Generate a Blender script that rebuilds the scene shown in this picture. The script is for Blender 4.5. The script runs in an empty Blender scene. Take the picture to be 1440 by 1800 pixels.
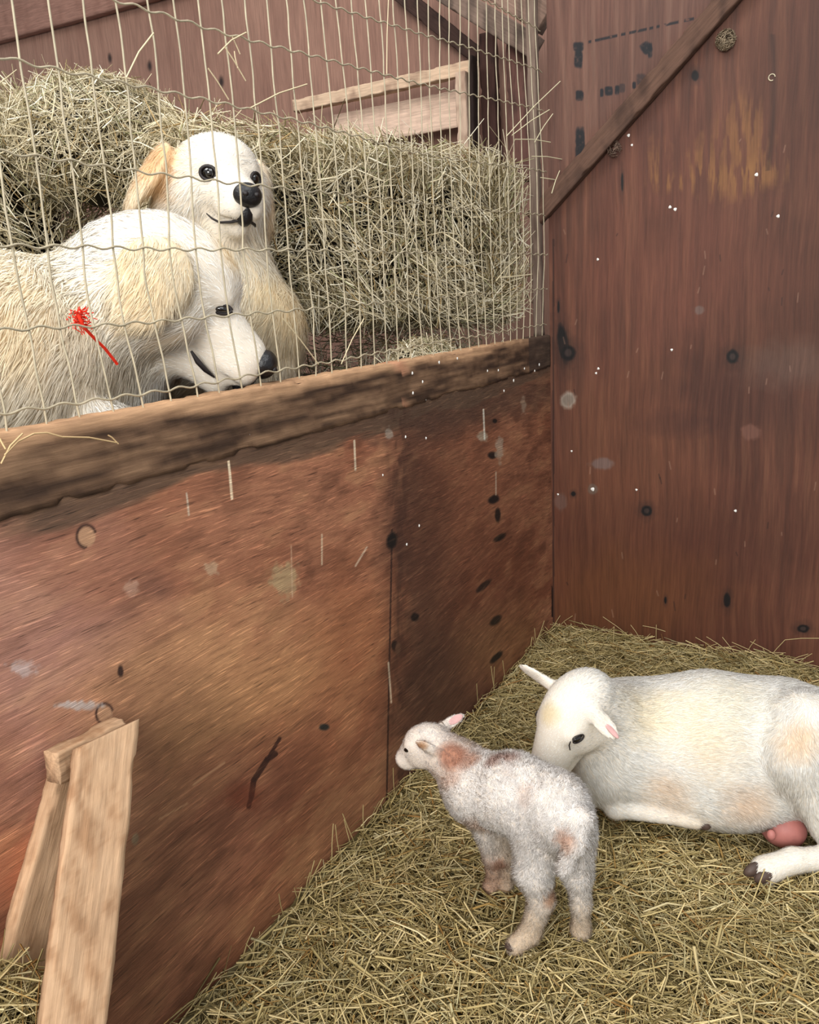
import bpy, math
import numpy as np
from mathutils import Matrix
rng = np.random.default_rng(7)
sc = bpy.context.scene
col = sc.collection

# ------------------------------------------------------------------ camera
CX, CY, CZ, YAW, PIT, ROL, F = 1.048432, -2.913897, 1.299263, 0.523948, 0.253332, -0.055613, 1432.28
def cam_rot():
    f = np.array([-math.sin(YAW)*math.cos(PIT), math.cos(YAW)*math.cos(PIT), -math.sin(PIT)])
    r0 = np.array([math.cos(YAW), math.sin(YAW), 0.0]); u0 = np.cross(r0, f)
    r = math.cos(ROL)*r0 + math.sin(ROL)*u0; u = -math.sin(ROL)*r0 + math.cos(ROL)*u0
    return np.stack([r, u, -f], 1)
R = cam_rot(); O = np.array([CX, CY, CZ])
cd = bpy.data.cameras.new('camera'); cam = bpy.data.objects.new('camera', cd); col.objects.link(cam)
M4 = np.eye(4); M4[:3, :3] = R; M4[:3, 3] = O
cam.matrix_world = Matrix(M4.tolist())
cd.sensor_fit = 'HORIZONTAL'; cd.sensor_width = 36; cd.lens = 36*F/1440; cd.clip_start = 0.02; cd.clip_end = 60
sc.camera = cam

# ------------------------------------------------------------------ light
sc.view_settings.view_transform = 'Standard'; sc.view_settings.look = 'None'
sc.view_settings.gamma = 1; sc.view_settings.use_curve_mapping = False
sc.view_settings.exposure = 0.22
w = bpy.data.worlds.new('world'); sc.world = w; w.use_nodes = True
w.node_tree.nodes['Background'].inputs[0].default_value = (0.93, 0.97, 1.0, 1)
w.node_tree.nodes['Background'].inputs[1].default_value = 0.55
def area(name, loc, target, sx, sy, power, colr):
    l = bpy.data.lights.new(name, 'AREA'); l.shape = 'RECTANGLE'; l.size = sx; l.size_y = sy; l.energy = power; l.color = colr
    o = bpy.data.objects.new(name, l); col.objects.link(o)
    d = np.array(target, float)-np.array(loc, float); d /= np.linalg.norm(d)
    z = -d; x = np.cross([0, 0, 1.0], z); x /= np.linalg.norm(x); y = np.cross(z, x)
    m = np.eye(4); m[:3, 0] = x; m[:3, 1] = y; m[:3, 2] = z; m[:3, 3] = loc
    o.matrix_world = Matrix(m.tolist()); return o
area('doorway_light', (1.35, -5.8, 2.5), (0.3, -1.0, 0.9), 1.9, 1.8, 190, (1.0, 0.98, 0.95))
area('overhead_area_light', (1.6, -2.2, 4.2), (0.3, -0.9, 0.2), 2.0, 2.0, 60, (0.97, 0.98, 1.0))  # large soft area lamp above the sheep pen
area('pen_fill_light', (-1.2, -2.6, 4.2), (-0.5, -1.0, 1.5), 1.6, 1.6, 60, (1.0, 0.98, 0.95))  # added area lamp to brighten the bales and the dog pen

# ------------------------------------------------------------------ helpers
def px_ray(px, py): return R @ np.array([(px-720)/F, -(py-900)/F, -1.0])
def at(px, py, ax, val):
    d = px_ray(px, py); return O + d*((val-O[ax])/d[ax])
def J(px, py, t): return O + px_ray(px, py)*t
def project(P):
    v = (P-O) @ R; return 720+F*v[..., 0]/-v[..., 2], 900-F*v[..., 1]/-v[..., 2]
def camdir(x, y, z):
    v = R @ np.array([x, y, z], float); return v/np.linalg.norm(v)
def nrm(v): return v/np.maximum(np.linalg.norm(v, axis=-1, keepdims=True), 1e-9)
def lin(c):
    c = np.clip(np.asarray(c, float)/255.0, 0, 1)
    return np.where(c <= 0.04045, c/12.92, ((c+0.055)/1.055)**2.4)

def mkmesh(name, verts, faces, cols=None, mat=None, parent=None, smooth=True, normals=None):
    """faces: (N,4) or (N,3) array"""
    me = bpy.data.meshes.new(name)
    verts = np.ascontiguousarray(verts, np.float32); faces = np.ascontiguousarray(faces, np.int32)
    k = faces.shape[1]
    me.vertices.add(len(verts)); me.vertices.foreach_set('co', verts.ravel())
    me.loops.add(faces.size); me.loops.foreach_set('vertex_index', faces.ravel())
    me.polygons.add(len(faces)); me.polygons.foreach_set('loop_start', np.arange(len(faces), dtype=np.int32)*k)
    if smooth: me.polygons.foreach_set('use_smooth', np.ones(len(faces), bool))
    me.update(calc_edges=True)
    if cols is not None:
        a = me.attributes.new('Col', 'FLOAT_COLOR', 'POINT')
        c4 = np.ones((len(verts), 4), np.float32); c4[:, :3] = cols; a.data.foreach_set('color', c4.ravel())
    if normals is not None:
        me.normals_split_custom_set_from_vertices(np.asarray(normals, np.float32))
    if mat: me.materials.append(mat)
    o = bpy.data.objects.new(name, me); col.objects.link(o)
    if parent is not None: o.parent = parent
    return o

def tag(o, label=None, cat=None, group=None, kind=None):
    if label: o['label'] = label
    if cat: o['category'] = cat
    if group: o['group'] = group
    if kind: o['kind'] = kind
    return o
def empty(name, loc=(0, 0, 0)):
    o = bpy.data.objects.new(name, None); col.objects.link(o); o.location = loc; o.empty_display_size = 0.05
    return o
def keep_parent(o, p):      # parts are modelled in world coordinates; keep them there
    o.parent = p; o.matrix_parent_inverse = Matrix.Translation(-p.location); return o

def vnoise(p, seed=0):
    """value noise, p (...,2 or 3) -> [0,1]"""
    p = np.asarray(p, float); i = np.floor(p).astype(np.int64); f = p-i; f = f*f*(3-2*f)
    D = p.shape[-1]; out = 0
    for c in range(2**D):
        h = np.full(p.shape[:-1], seed*374761393+12345, np.int64); wt = 1.0
        for d in range(D):
            b = (c >> d) & 1
            h = (h ^ ((i[..., d]+b)*[73856093, 19349663, 83492791][d])) & 0xffffffff
            h = (h*2654435761) & 0xffffffff
            wt = wt*(f[..., d] if b else 1-f[..., d])
        h ^= h >> 15; h = (h*2246822519) & 0xffffffff; h ^= h >> 13
        out = out + wt*(h/4294967295.0)
    return out
def fbm(p, oct=4, seed=0):
    s = 0; a = .5; t = 0
    for o in range(oct):
        s = s+a*vnoise(np.asarray(p)*2**o, seed+o*17); t += a; a *= .5
    return s/t

# ------------------------------------------------------------------ materials
def base_mat(name, rough=0.8, spec=0.3):
    m = bpy.data.materials.new(name); m.use_nodes = True
    b = m.node_tree.nodes['Principled BSDF']; b.inputs['Roughness'].default_value = rough
    b.inputs['Specular IOR Level'].default_value = spec
    return m, m.node_tree, b
def plain(name, rgb, rough=0.6, spec=0.4, vary=0.12, scale=60, bump=0.0, sub=0.0):
    m, nt, b = base_mat(name, rough, spec)
    tc = nt.nodes.new('ShaderNodeTexCoord'); n = nt.nodes.new('ShaderNodeTexNoise'); n.inputs['Scale'].default_value = scale
    n.inputs['Detail'].default_value = 4
    nt.links.new(tc.outputs['Object'], n.inputs['Vector'])
    r = nt.nodes.new('ShaderNodeValToRGB'); c = lin(rgb)
    r.color_ramp.elements[0].position = .3; r.color_ramp.elements[1].position = .7
    r.color_ramp.elements[0].color = (*(c*(1-vary)), 1); r.color_ramp.elements[1].color = (*np.minimum(c*(1+vary), 1), 1)
    nt.links.new(n.outputs['Fac'], r.inputs['Fac']); nt.links.new(r.outputs['Color'], b.inputs['Base Color'])
    if bump:
        bp = nt.nodes.new('ShaderNodeBump'); bp.inputs['Strength'].default_value = bump; bp.inputs['Distance'].default_value = .003
        nt.links.new(n.outputs['Fac'], bp.inputs['Height']); nt.links.new(bp.outputs['Normal'], b.inputs['Normal'])
    return m
def attr_mat(name, rough=0.8, spec=0.2, stretch=None, scale=1.0, amt=0.35, bump=0.3, dist=.002, trans=0.0, warp=0.0, lines=0.0):
    """vertex colour x optional stretched wood grain"""
    m, nt, b = base_mat(name, rough, spec)
    a = nt.nodes.new('ShaderNodeAttribute'); a.attribute_name = 'Col'
    out = a.outputs['Color']
    if stretch:
        tc = nt.nodes.new('ShaderNodeTexCoord'); mp = nt.nodes.new('ShaderNodeMapping'); mp.inputs['Scale'].default_value = stretch
        src = tc.outputs['Object']
        if warp:
            wn = nt.nodes.new('ShaderNodeTexNoise'); wn.inputs['Scale'].default_value = 3.0; wn.inputs['Detail'].default_value = 1
            nt.links.new(src, wn.inputs['Vector'])
            vm = nt.nodes.new('ShaderNodeVectorMath'); vm.operation = 'MULTIPLY_ADD'
            vm.inputs[1].default_value = (warp, warp, warp)
            nt.links.new(wn.outputs['Color'], vm.inputs[0]); nt.links.new(src, vm.inputs[2]); src = vm.outputs[0]
        nt.links.new(src, mp.inputs['Vector'])
        n = nt.nodes.new('ShaderNodeTexNoise'); n.inputs['Scale'].default_value = scale; n.inputs['Detail'].default_value = 6; n.inputs['Roughness'].default_value = .65
        nt.links.new(mp.outputs['Vector'], n.inputs['Vector'])
        mr = nt.nodes.new('ShaderNodeMapRange'); mr.inputs['From Min'].default_value = .3; mr.inputs['From Max'].default_value = .7
        mr.inputs['To Min'].default_value = 1-amt; mr.inputs['To Max'].default_value = 1+amt
        nt.links.new(n.outputs['Fac'], mr.inputs['Value'])
        mx = nt.nodes.new('ShaderNodeVectorMath'); mx.operation = 'SCALE'
        nt.links.new(out, mx.inputs[0]); nt.links.new(mr.outputs['Result'], mx.inputs['Scale']); out = mx.outputs[0]
        if lines:
            n2 = nt.nodes.new('ShaderNodeTexNoise'); n2.inputs['Scale'].default_value = scale*.8; n2.inputs['Detail'].default_value = 2
            m2 = nt.nodes.new('ShaderNodeMapping'); m2.inputs['Scale'].default_value = (stretch[0], stretch[1]*1.3, stretch[2]*.9); m2.inputs['Location'].default_value = (3, 5, 7)
            nt.links.new(src, m2.inputs['Vector']); nt.links.new(m2.outputs['Vector'], n2.inputs['Vector'])
            rp = nt.nodes.new('ShaderNodeValToRGB'); el = rp.color_ramp.elements
            el[0].position = .30; el[0].color = (1-lines,)*3+(1,); el[1].position = .36; el[1].color = (1, 1, 1, 1)
            for ps, v in ((.62, 1.0), (.66, 1+lines*1.1), (.74, 1+lines*1.1)):
                e_ = el.new(ps); e_.color = (v, v, v, 1)
            m3 = nt.nodes.new('ShaderNodeVectorMath'); m3.operation = 'MULTIPLY'
            nt.links.new(n2.outputs['Fac'], rp.inputs['Fac']); nt.links.new(rp.outputs['Color'], m3.inputs[0]); nt.links.new(out, m3.inputs[1]); out = m3.outputs[0]
        bp = nt.nodes.new('ShaderNodeBump'); bp.inputs['Strength'].default_value = bump; bp.inputs['Distance'].default_value = dist
        nt.links.new(n.outputs['Fac'], bp.inputs['Height']); nt.links.new(bp.outputs['Normal'], b.inputs['Normal'])
    nt.links.new(out, b.inputs['Base Color'])
    if trans:
        tr = nt.nodes.new('ShaderNodeBsdfTranslucent'); nt.links.new(out, tr.inputs['Color'])
        mixs = nt.nodes.new('ShaderNodeMixShader'); mixs.inputs[0].default_value = trans
        nt.links.new(b.outputs[0], mixs.inputs[1]); nt.links.new(tr.outputs[0], mixs.inputs[2])
        nt.links.new(mixs.outputs[0], nt.nodes['Material Output'].inputs['Surface'])
    return m
M = {
 'ply_h': attr_mat('partition_plywood', .62, .35, (6, 2.6, 90), 6.0, .22, .6, .002, warp=.02, lines=.55),
 'ply_v': attr_mat('wall_plywood', .62, .3, (40, 20, 2.0), 3.0, .24, .35, .003, warp=.03),
 'wood': attr_mat('rough_lumber', .8, .2, (5, 70, 70), 2.0, .26, .5, .003, warp=.012),
 'hay': attr_mat('hay_stalk', .55, .3, trans=.12),
 'fur': attr_mat('animal_fur', .7, .15, trans=.10),
 'skin': attr_mat('animal_skin', .8, .1),
 'wire': plain('galvanised_wire', (170, 158, 132), .5, .5, .2, 40),
 'black': plain('nose_leather', (22, 20, 22), .38, .5, .3, 180, .5),
 'eye': plain('eye_gloss', (14, 9, 7), .06, .8, .2, 30),
 'lip': plain('dark_lip', (34, 27, 27), .5, .4, .2, 60),
 'pink': plain('pink_skin', (205, 160, 155), .6, .3, .12, 40, .2),
 'udder': plain('udder_skin', (176, 112, 104), .55, .35, .14, 25, .5),
 'hoof': plain('hoof_horn', (74, 58, 50), .55, .35, .35, 40, .4),
 'red': plain('red_twine', (226, 52, 30), .7, .2, .25, 90),
 'iron': plain('rusty_iron', (45, 36, 34), .6, .4, .3, 60, .3),
 'white': plain('white_droplet', (225, 222, 215), .6, .3, .05, 60),
 'dirt': plain('dark_ground', (40, 32, 20), .95, .05, .3, 12, .5),
 'pine': plain('pale_pine', (196, 164, 136), .75, .2, .14, 14, .3),
 'mar': plain('maroon_stained_board', (92, 60, 50), .7, .2, .2, 8, .3),
 'grey': plain('grey_weathered_board', (120, 104, 92), .8, .2, .22, 14, .4),
 'darkwood': plain('dark_stained_board', (52, 36, 30), .8, .2, .25, 10, .3),
}

# ------------------------------------------------------------------ wood pieces
def beam(name, A, B, wdt, thk, up, mat, parent=None, rough=.003, cfun=None, nseg=60, taper=0, seed=1, slant=0.0):
    """a sawn board from A to B: slightly wavy faces, chipped edges, grooved by small displacements; 'up' is the width direction"""
    A = np.array(A, float); B = np.array(B, float); L = np.linalg.norm(B-A); x = (B-A)/L
    y = np.array(up, float); y -= x*(x@y); y /= np.linalg.norm(y); z = np.cross(x, y)
    nw, nt_ = 12, 4
    prof = [(-.5+i/nw, -.5) for i in range(nw)]+[(.5, -.5+i/nt_) for i in range(nt_)]+[(.5-i/nw, .5) for i in range(nw)]+[(-.5, .5-i/nt_) for i in range(nt_)]
    prof = np.array(prof); n = len(prof); s = np.linspace(0, 1, nseg+1)
    pr = prof[None].repeat(nseg+1, 0).copy(); S = s[:, None].repeat(n, 1)
    corner = np.minimum(abs(abs(pr[..., 0])-.5)*wdt, 1)+np.minimum(abs(abs(pr[..., 1])-.5)*thk, 1)
    q = np.stack([S*L*22, pr[..., 0]*5, pr[..., 1]*3], -1)
    d = (fbm(q, 3, seed)-.5)*2*rough
    chip = np.clip(vnoise(np.stack([S*L*30, pr[..., 0]*2, pr[..., 1]*2], -1), seed+5)-.62, 0, 1)*(corner < .004)*rough*5
    W = wdt*(1-taper*S); X = pr[..., 0]*W; Z = pr[..., 1]*thk
    cen = np.sqrt(X**2+Z**2)+1e-6; kk = 1+(d-chip)/np.maximum(cen, .01)
    P = A+x*(S*L+slant*pr[..., 0]*(1-S))[..., None]+y*(X*kk)[..., None]+z*(Z*kk)[..., None]
    V = P.reshape(-1, 3); q = []
    idx = np.arange((nseg+1)*n).reshape(nseg+1, n)
    a = idx[:-1]; b = idx[1:]
    q = np.stack([a, np.roll(a, -1, 1), np.roll(b, -1, 1), b], -1).reshape(-1, 4)
    # caps as quads fans
    c0 = len(V); V = np.vstack([V, P[0].mean(0), P[-1].mean(0)])
    e0 = idx[0]; e1 = idx[-1]
    caps = [[e0[i], e0[(i+n-1) % n], e0[(i+n-2) % n], c0] for i in range(0, n, 2)]+[[e1[i], e1[(i+1) % n], e1[(i+2) % n], c0+1] for i in range(0, n, 2)]
    q = np.vstack([q, caps])
    cols = cfun(V, np.append(S.reshape(-1), [0, 1])) if cfun else None
    Rm = np.stack([x, y, z], 1); o = mkmesh(name, (V-A)@Rm, q, cols, mat, parent, smooth=False)
    m = np.eye(4); m[:3, :3] = Rm; m[:3, 3] = A; o.matrix_basis = Matrix(m.tolist()); return o

def tube_mesh(paths, rad, sides=5):
    """joined tube through a polyline (list of pts) -> V, quads"""
    Vs = []; Qs = []; off = 0
    for pts in paths:
        p = np.array(pts, float); n = len(p); t = nrm(np.gradient(p, axis=0))
        ref = np.array([0.13, 0.97, .21]) if abs(t[0][1]) < .8 else np.array([1, .1, .2])
        u = nrm(np.cross(t, ref)); v = np.cross(t, u)
        r = np.broadcast_to(np.asarray(rad, float), (n,))
        an = np.arange(sides)*2*math.pi/sides
        ring = p[:, None]+r[:, None, None]*(np.cos(an)[None, :, None]*u[:, None]+np.sin(an)[None, :, None]*v[:, None])
        idx = np.arange(n*sides).reshape(n, sides)+off
        a = idx[:-1]; b = idx[1:]
        Vs.append(ring.reshape(-1, 3)); Qs.append(np.stack([a, np.roll(a, -1, 1), np.roll(b, -1, 1), b], -1).reshape(-1, 4)); off += n*sides
    return np.vstack(Vs), np.vstack(Qs)

def stalks(P, D, L, W, C, bend=.15, seed=0, flat=.55, segs=2):
    """many three-sided hay stalks: P roots (N,3), D unit dirs, L lengths, W widths, C colours"""
    g = np.random.default_rng(seed); N = len(P)
    rv = g.normal(size=(N, 3)); S = nrm(np.cross(D, rv)); Tn = np.cross(D, S)
    b = (g.normal(size=(N, 1))*bend*L[:, None])*Tn + (g.normal(size=(N, 1))*bend*L[:, None])*S
    rings = []
    for k in range(segs+1):
        s = k/segs; cpos = P+D*(L*s)[:, None]+b*(4*s*(1-s))*.5
        ww = W*(1-.45*s)*(1.0)
        r = [cpos+S*ww[:, None]*.5, cpos-S*ww[:, None]*.5, cpos+Tn*(ww*flat)[:, None]]
        rings.append(np.stack(r, 1))
    V = np.stack(rings, 1)                      # N, segs+1, 3, 3
    base = (np.arange(N)*(segs+1)*3)[:, None, None]
    q = []
    for k in range(segs):
        for j in range(3):
            q.append([k*3+j, k*3+(j+1) % 3, (k+1)*3+(j+1) % 3, (k+1)*3+j])
    Q = (np.array(q)[None]+base).reshape(-1, 4)
    return V.reshape(-1, 3), Q, np.repeat(C, (segs+1)*3, 0)

HAYC = lin(np.array([(214, 200, 150), (194, 180, 128), (166, 154, 106), (136, 122, 78), (220, 210, 166), (168, 140, 84), (188, 182, 140), (104, 92, 54), (146, 112, 62)]))
HAYP = np.array([.2, .22, .2, .12, .07, .05, .07, .05, .02])
BALC = 1.12*lin(np.array([(232, 220, 190), (212, 198, 164), (184, 170, 136), (240, 232, 208), (136, 120, 82), (184, 156, 108), (98, 84, 56), (168, 164, 122)]))
BALP = np.array([.22, .24, .2, .1, .1, .04, .05, .05])
HAYC = HAYC*np.array([1.07, .99, .93])
def pick(pal, pr, n, g):
    return pal[g.choice(len(pal), n, p=pr/pr.sum())]*g.uniform(.8, 1.15, (n, 1))

# ------------------------------------------------------------------ walls
def mixc(c, mask, tgt): return c*(1-mask[..., None])+np.asarray(tgt, float)*mask[..., None]
def blob(px, py, cx, cy, rx, ry, ang=0, soft=.35, wob=.35, seed=3, pw=2):
    a = math.radians(ang); dx = px-cx; dy = py-cy
    u = (dx*math.cos(a)+dy*math.sin(a))/rx; v = (-dx*math.sin(a)+dy*math.cos(a))/ry
    s = min(rx, ry)
    d = (np.abs(u)**pw+np.abs(v)**pw)**(1/pw)+(fbm(np.stack([px/max(8, s*.5), py/max(8, s*.5)], -1), 3, seed)-.5)*2*wob
    return np.clip((1-d)/soft+.5, 0, 1)
def grid_wall(name, origin, U, Vv, nu, nv, thick, cfun, mat, relief=None):
    """front sheet with painted stains (partition also shade) plus a real back and edges"""
    origin = np.array(origin, float); U = np.array(U, float); Vv = np.array(Vv, float)
    u = np.linspace(0, 1, nu); v = np.linspace(0, 1, nv)
    P = origin+u[None, :, None]*U+v[:, None, None]*Vv
    n = nrm(np.cross(U, Vv))
    if relief is not None: P = P+n*relief(P)[..., None]
    C = cfun(P)
    idx = np.arange(nu*nv).reshape(nv, nu)
    Q = np.stack([idx[:-1, :-1], idx[:-1, 1:], idx[1:, 1:], idx[1:, :-1]], -1).reshape(-1, 4)
    V = P.reshape(-1, 3); k = len(V)
    cs = [origin, origin+U, origin+U+Vv, origin+Vv]
    V = np.vstack([V, np.array(cs), np.array(cs)-n*thick])
    Cc = np.vstack([C.reshape(-1, 3), np.repeat(C.reshape(-1, 3).mean(0)[None], 8, 0)])
    ex = [[k+4, k+7, k+6, k+5]]+[[k+i, k+4+i, k+4+(i+1) % 4, k+(i+1) % 4] for i in range(4)]
    Q = np.vstack([Q, ex])
    return mkmesh(name, V, Q, Cc, mat, smooth=False)

RAIL = 1.15
def part_cols(P):
    px, py = project(P); s = P[..., 1]; z = P[..., 2]
    c = np.zeros(P.shape)+np.array([142, 88, 64.])
    n1 = fbm(np.stack([s*3, z*5], -1), 4, 11); n2 = fbm(np.stack([s*9, z*22], -1), 4, 23); n3 = fbm(np.stack([s*14+3*z, z*150+6*np.sin(s*4)], -1), 3, 5)
    c = mixc(c, np.clip((n1-.48)*4, 0, 1)*.6, (164, 108, 80)); c = mixc(c, np.clip((.46-n1)*5, 0, 1)*.6, (112, 62, 42))
    c = mixc(c, np.clip((n2-.54)*6, 0, 1)*.6, (178, 124, 88)); c = mixc(c, np.clip((.44-n2)*6, 0, 1)*.6, (92, 54, 38))
    B = lambda *a, **k: blob(px, py, *a, **k)
    c = mixc(c, B(60, 1150, 190, 240, 0, soft=1.2)*.55, (176, 128, 116))
    c = mixc(c, B(20, 1520, 60, 60, 0, soft=1., seed=9)*.4, (186, 104, 72))
    c = mixc(c, B(300, 950, 260, 60, -20, soft=1.2, seed=8)*.45, (160, 104, 78))
    c = mixc(c, B(430, 1240, 260, 75, -30, soft=1.2, seed=4)*.75, (178, 126, 84))
    c = mixc(c, B(320, 1170, 190, 90, -20, soft=1.2, seed=24)*.7, (186, 132, 92))
    c = mixc(c, B(740, 960, 60, 330, 2, soft=1.1, seed=6)*.75, (66, 40, 30))
    c = mixc(c, B(860, 1010, 110, 300, 8, soft=1.1, seed=7)*.55, (88, 48, 32))
    c = mixc(c, B(770, 1240, 90, 150, 10, soft=1., seed=12)*.55, (60, 40, 32))
    c = mixc(c, B(880, 1130, 70, 60, -20, soft=1., seed=13)*.45, (134, 92, 58))
    c = mixc(c, B(620, 1110, 70, 120, 0, soft=1.2, seed=14)*.5, (150, 86, 56))
    c = mixc(c, B(560, 1280, 110, 90, 0, soft=1.2, seed=14)*.45, (156, 98, 66))
    c = mixc(c, B(820, 850, 60, 90, 0, soft=1.2, seed=34)*.4, (122, 72, 50))
    c = mixc(c, B(800, 715, 180, 40, -10, soft=.9, seed=15)*.75, (70, 48, 38))
    c = mixc(c, B(850, 640, 130, 45, -12, soft=.6, seed=16)*.8, (68, 52, 42))
    c = mixc(c, B(250, 1560, 110, 300, 10, soft=1.2, seed=17)*.6, (78, 48, 32))  # shade beside the slat rack painted in together with dark dirt
    c = mixc(c, B(460, 1400, 120, 90, -30, soft=1., seed=18)*.5, (98, 56, 40))
    c = mixc(c, B(600, 1440, 110, 60, -45, soft=1.2, seed=19)*.45, (134, 92, 62))
    c = mixc(c, B(480, 1620, 130, 60, -50, soft=1.2, seed=19)*.4, (128, 82, 52))
    # stain hanging from the rail, dark line at the joint
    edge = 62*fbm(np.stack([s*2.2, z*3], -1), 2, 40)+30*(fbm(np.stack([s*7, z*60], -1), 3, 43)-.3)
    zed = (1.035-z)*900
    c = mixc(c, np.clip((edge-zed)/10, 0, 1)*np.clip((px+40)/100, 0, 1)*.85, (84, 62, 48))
    # plywood joint
    c = mixc(c, (np.abs(px-690+(py-900)*.02) < 1.6)*(py > 930)*.8, (46, 26, 20))
    c = mixc(c, np.clip(1-np.abs(px-702)/26, 0, 1)*np.clip((fbm(np.stack([px/8, py/30], -1), 3, 2)-.4)*4, 0, 1)*.6*(py > 720), (58, 34, 26))
    # knots, chips and dents
    for x, y, a, b, an, k in [(689, 950, 9, 15, 15, (18, 12, 10)), (868, 878, 10, 7, -30, (22, 14, 12)), (875, 905, 5, 12, 0, (30, 20, 14)), (866, 800, 8, 6, 0, (26, 16, 12)), (878, 945, 12, 5, -30, (28, 18, 12)),
                             (872, 1090, 12, 6, -40, (36, 24, 16)), (873, 1155, 14, 5, -45, (30, 20, 14)), (570, 1278, 9, 6, 0, (40, 36, 32)), (730, 1085, 7, 7, 0, (24, 14, 12)), (694, 1135, 6, 9, 0, (40, 24, 18)),
                             (212, 1180, 5, 10, 0, (50, 30, 24)), (870, 740, 4, 4, 0, (20, 14, 12)), (850, 1030, 16, 5, -40, (40, 24, 18)), (700, 1140, 5, 10, 0, (90, 60, 44)), (238, 1475, 6, 10, 10, (110, 88, 66))]:
        c = mixc(c, blob(px, py, x, y, a, b, an, soft=.5, wob=.15), k)
    for x, y, a, b in [(152, 943, 17, 20), (184, 1255, 15, 18)]:
        r = np.sqrt(((px-x)/a)**2+((py-y)/b)**2)
        c = mixc(c, np.clip((1-r)*8, 0, 1), (172, 126, 96)); c = mixc(c, np.exp(-((r-1)/.13)**2)*(((px-x)+(py-y)*.6) < 12), (54, 32, 26))
    for x, y, a, b, k in [(501, 1018, 22, 26, (166, 138, 102)), (878, 792, 7, 20, (150, 128, 110)), (920, 713, 5, 14, (140, 116, 98)), (684, 762, 6, 10, (150, 132, 118)), (848, 768, 8, 8, (160, 140, 120)), (372, 1000, 10, 12, (176, 140, 112)), (40, 1175, 24, 12, (182, 156, 150)), (140, 1240, 36, 7, (176, 162, 158)), (232, 1035, 12, 14, (170, 128, 108))]:
        c = mixc(c, blob(px, py, x, y, a, b, 0, soft=.5, wob=.75, seed=int(x))*.75, k)
    # thin pale scratches and a dark resin run
    for x0, y0, x1, y1, wd, k, am in [(402, 812, 408, 876, 2.2, (226, 198, 166), .9), (328, 868, 332, 905, 1.6, (200, 180, 160), .7), (623, 775, 625, 826, 1.8, (220, 196, 168), .8), (512, 960, 514, 1050, 1.2, (200, 160, 130), .5), (850, 720, 852, 772, 1.5, (206, 196, 180), .8), (683, 1165, 688, 1235, 1.6, (216, 190, 160), .7),
                                  (625, 995, 645, 962, 1.6, (206, 176, 150), .7), (566, 940, 566, 992, 1.5, (208, 180, 150), .7), (872, 830, 872, 870, 1.2, (190, 170, 150), .6), (340, 1380, 395, 1340, 1.2, (200, 160, 120), .4), (280, 1440, 330, 1412, 1.2, (190, 150, 110), .4)]:
        t = np.clip(((px-x0)*(x1-x0)+(py-y0)*(y1-y0))/((x1-x0)**2+(y1-y0)**2), 0, 1)
        d = np.hypot(px-x0-t*(x1-x0), py-y0-t*(y1-y0)); c = mixc(c, np.clip(wd+.5-d, 0, 1)*am, k)
    for (x0, y0), (x1, y1), wd in [((492, 1298), (470, 1335), 3), ((470, 1335), (446, 1372), 5), ((446, 1372), (442, 1400), 5), ((442, 1400), (437, 1418), 4), ((470, 1335), (484, 1325), 5)]:
        t = np.clip(((px-x0)*(x1-x0)+(py-y0)*(y1-y0))/((x1-x0)**2+(y1-y0)**2), 0, 1)
        d = np.hypot(px-x0-t*(x1-x0), py-y0-t*(y1-y0)); c = mixc(c, np.clip(wd+.5-d, 0, 1)*.85, (44, 20, 14))
    c = mixc(c, blob(px, py, 428, 1400, 30, 22, 0, soft=.9)*.5, (96, 40, 24))
    c = mixc(c, np.clip((n3-.58)*6, 0, 1)*.15, (190, 136, 98)); c = mixc(c, np.clip((.42-n3)*6, 0, 1)*.18, (62, 36, 24))
    c = c*np.array([1.03, 1.08, 1.09])
    c = mixc(c, (np.abs(px-972) < 2.2)*(py > 1030)*(py < 1085)*1.0, (14, 10, 9))
    return lin(c)
wall_left = grid_wall('wall_left', (0, -3.2, -.08), (0, 3.2, 0), (0, 0, RAIL-.005+.08), 1500, 460, .018, part_cols, M['ply_h'])
tag(wall_left, 'low reddish brown plywood partition between the two pens', 'partition', kind='structure')

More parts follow.
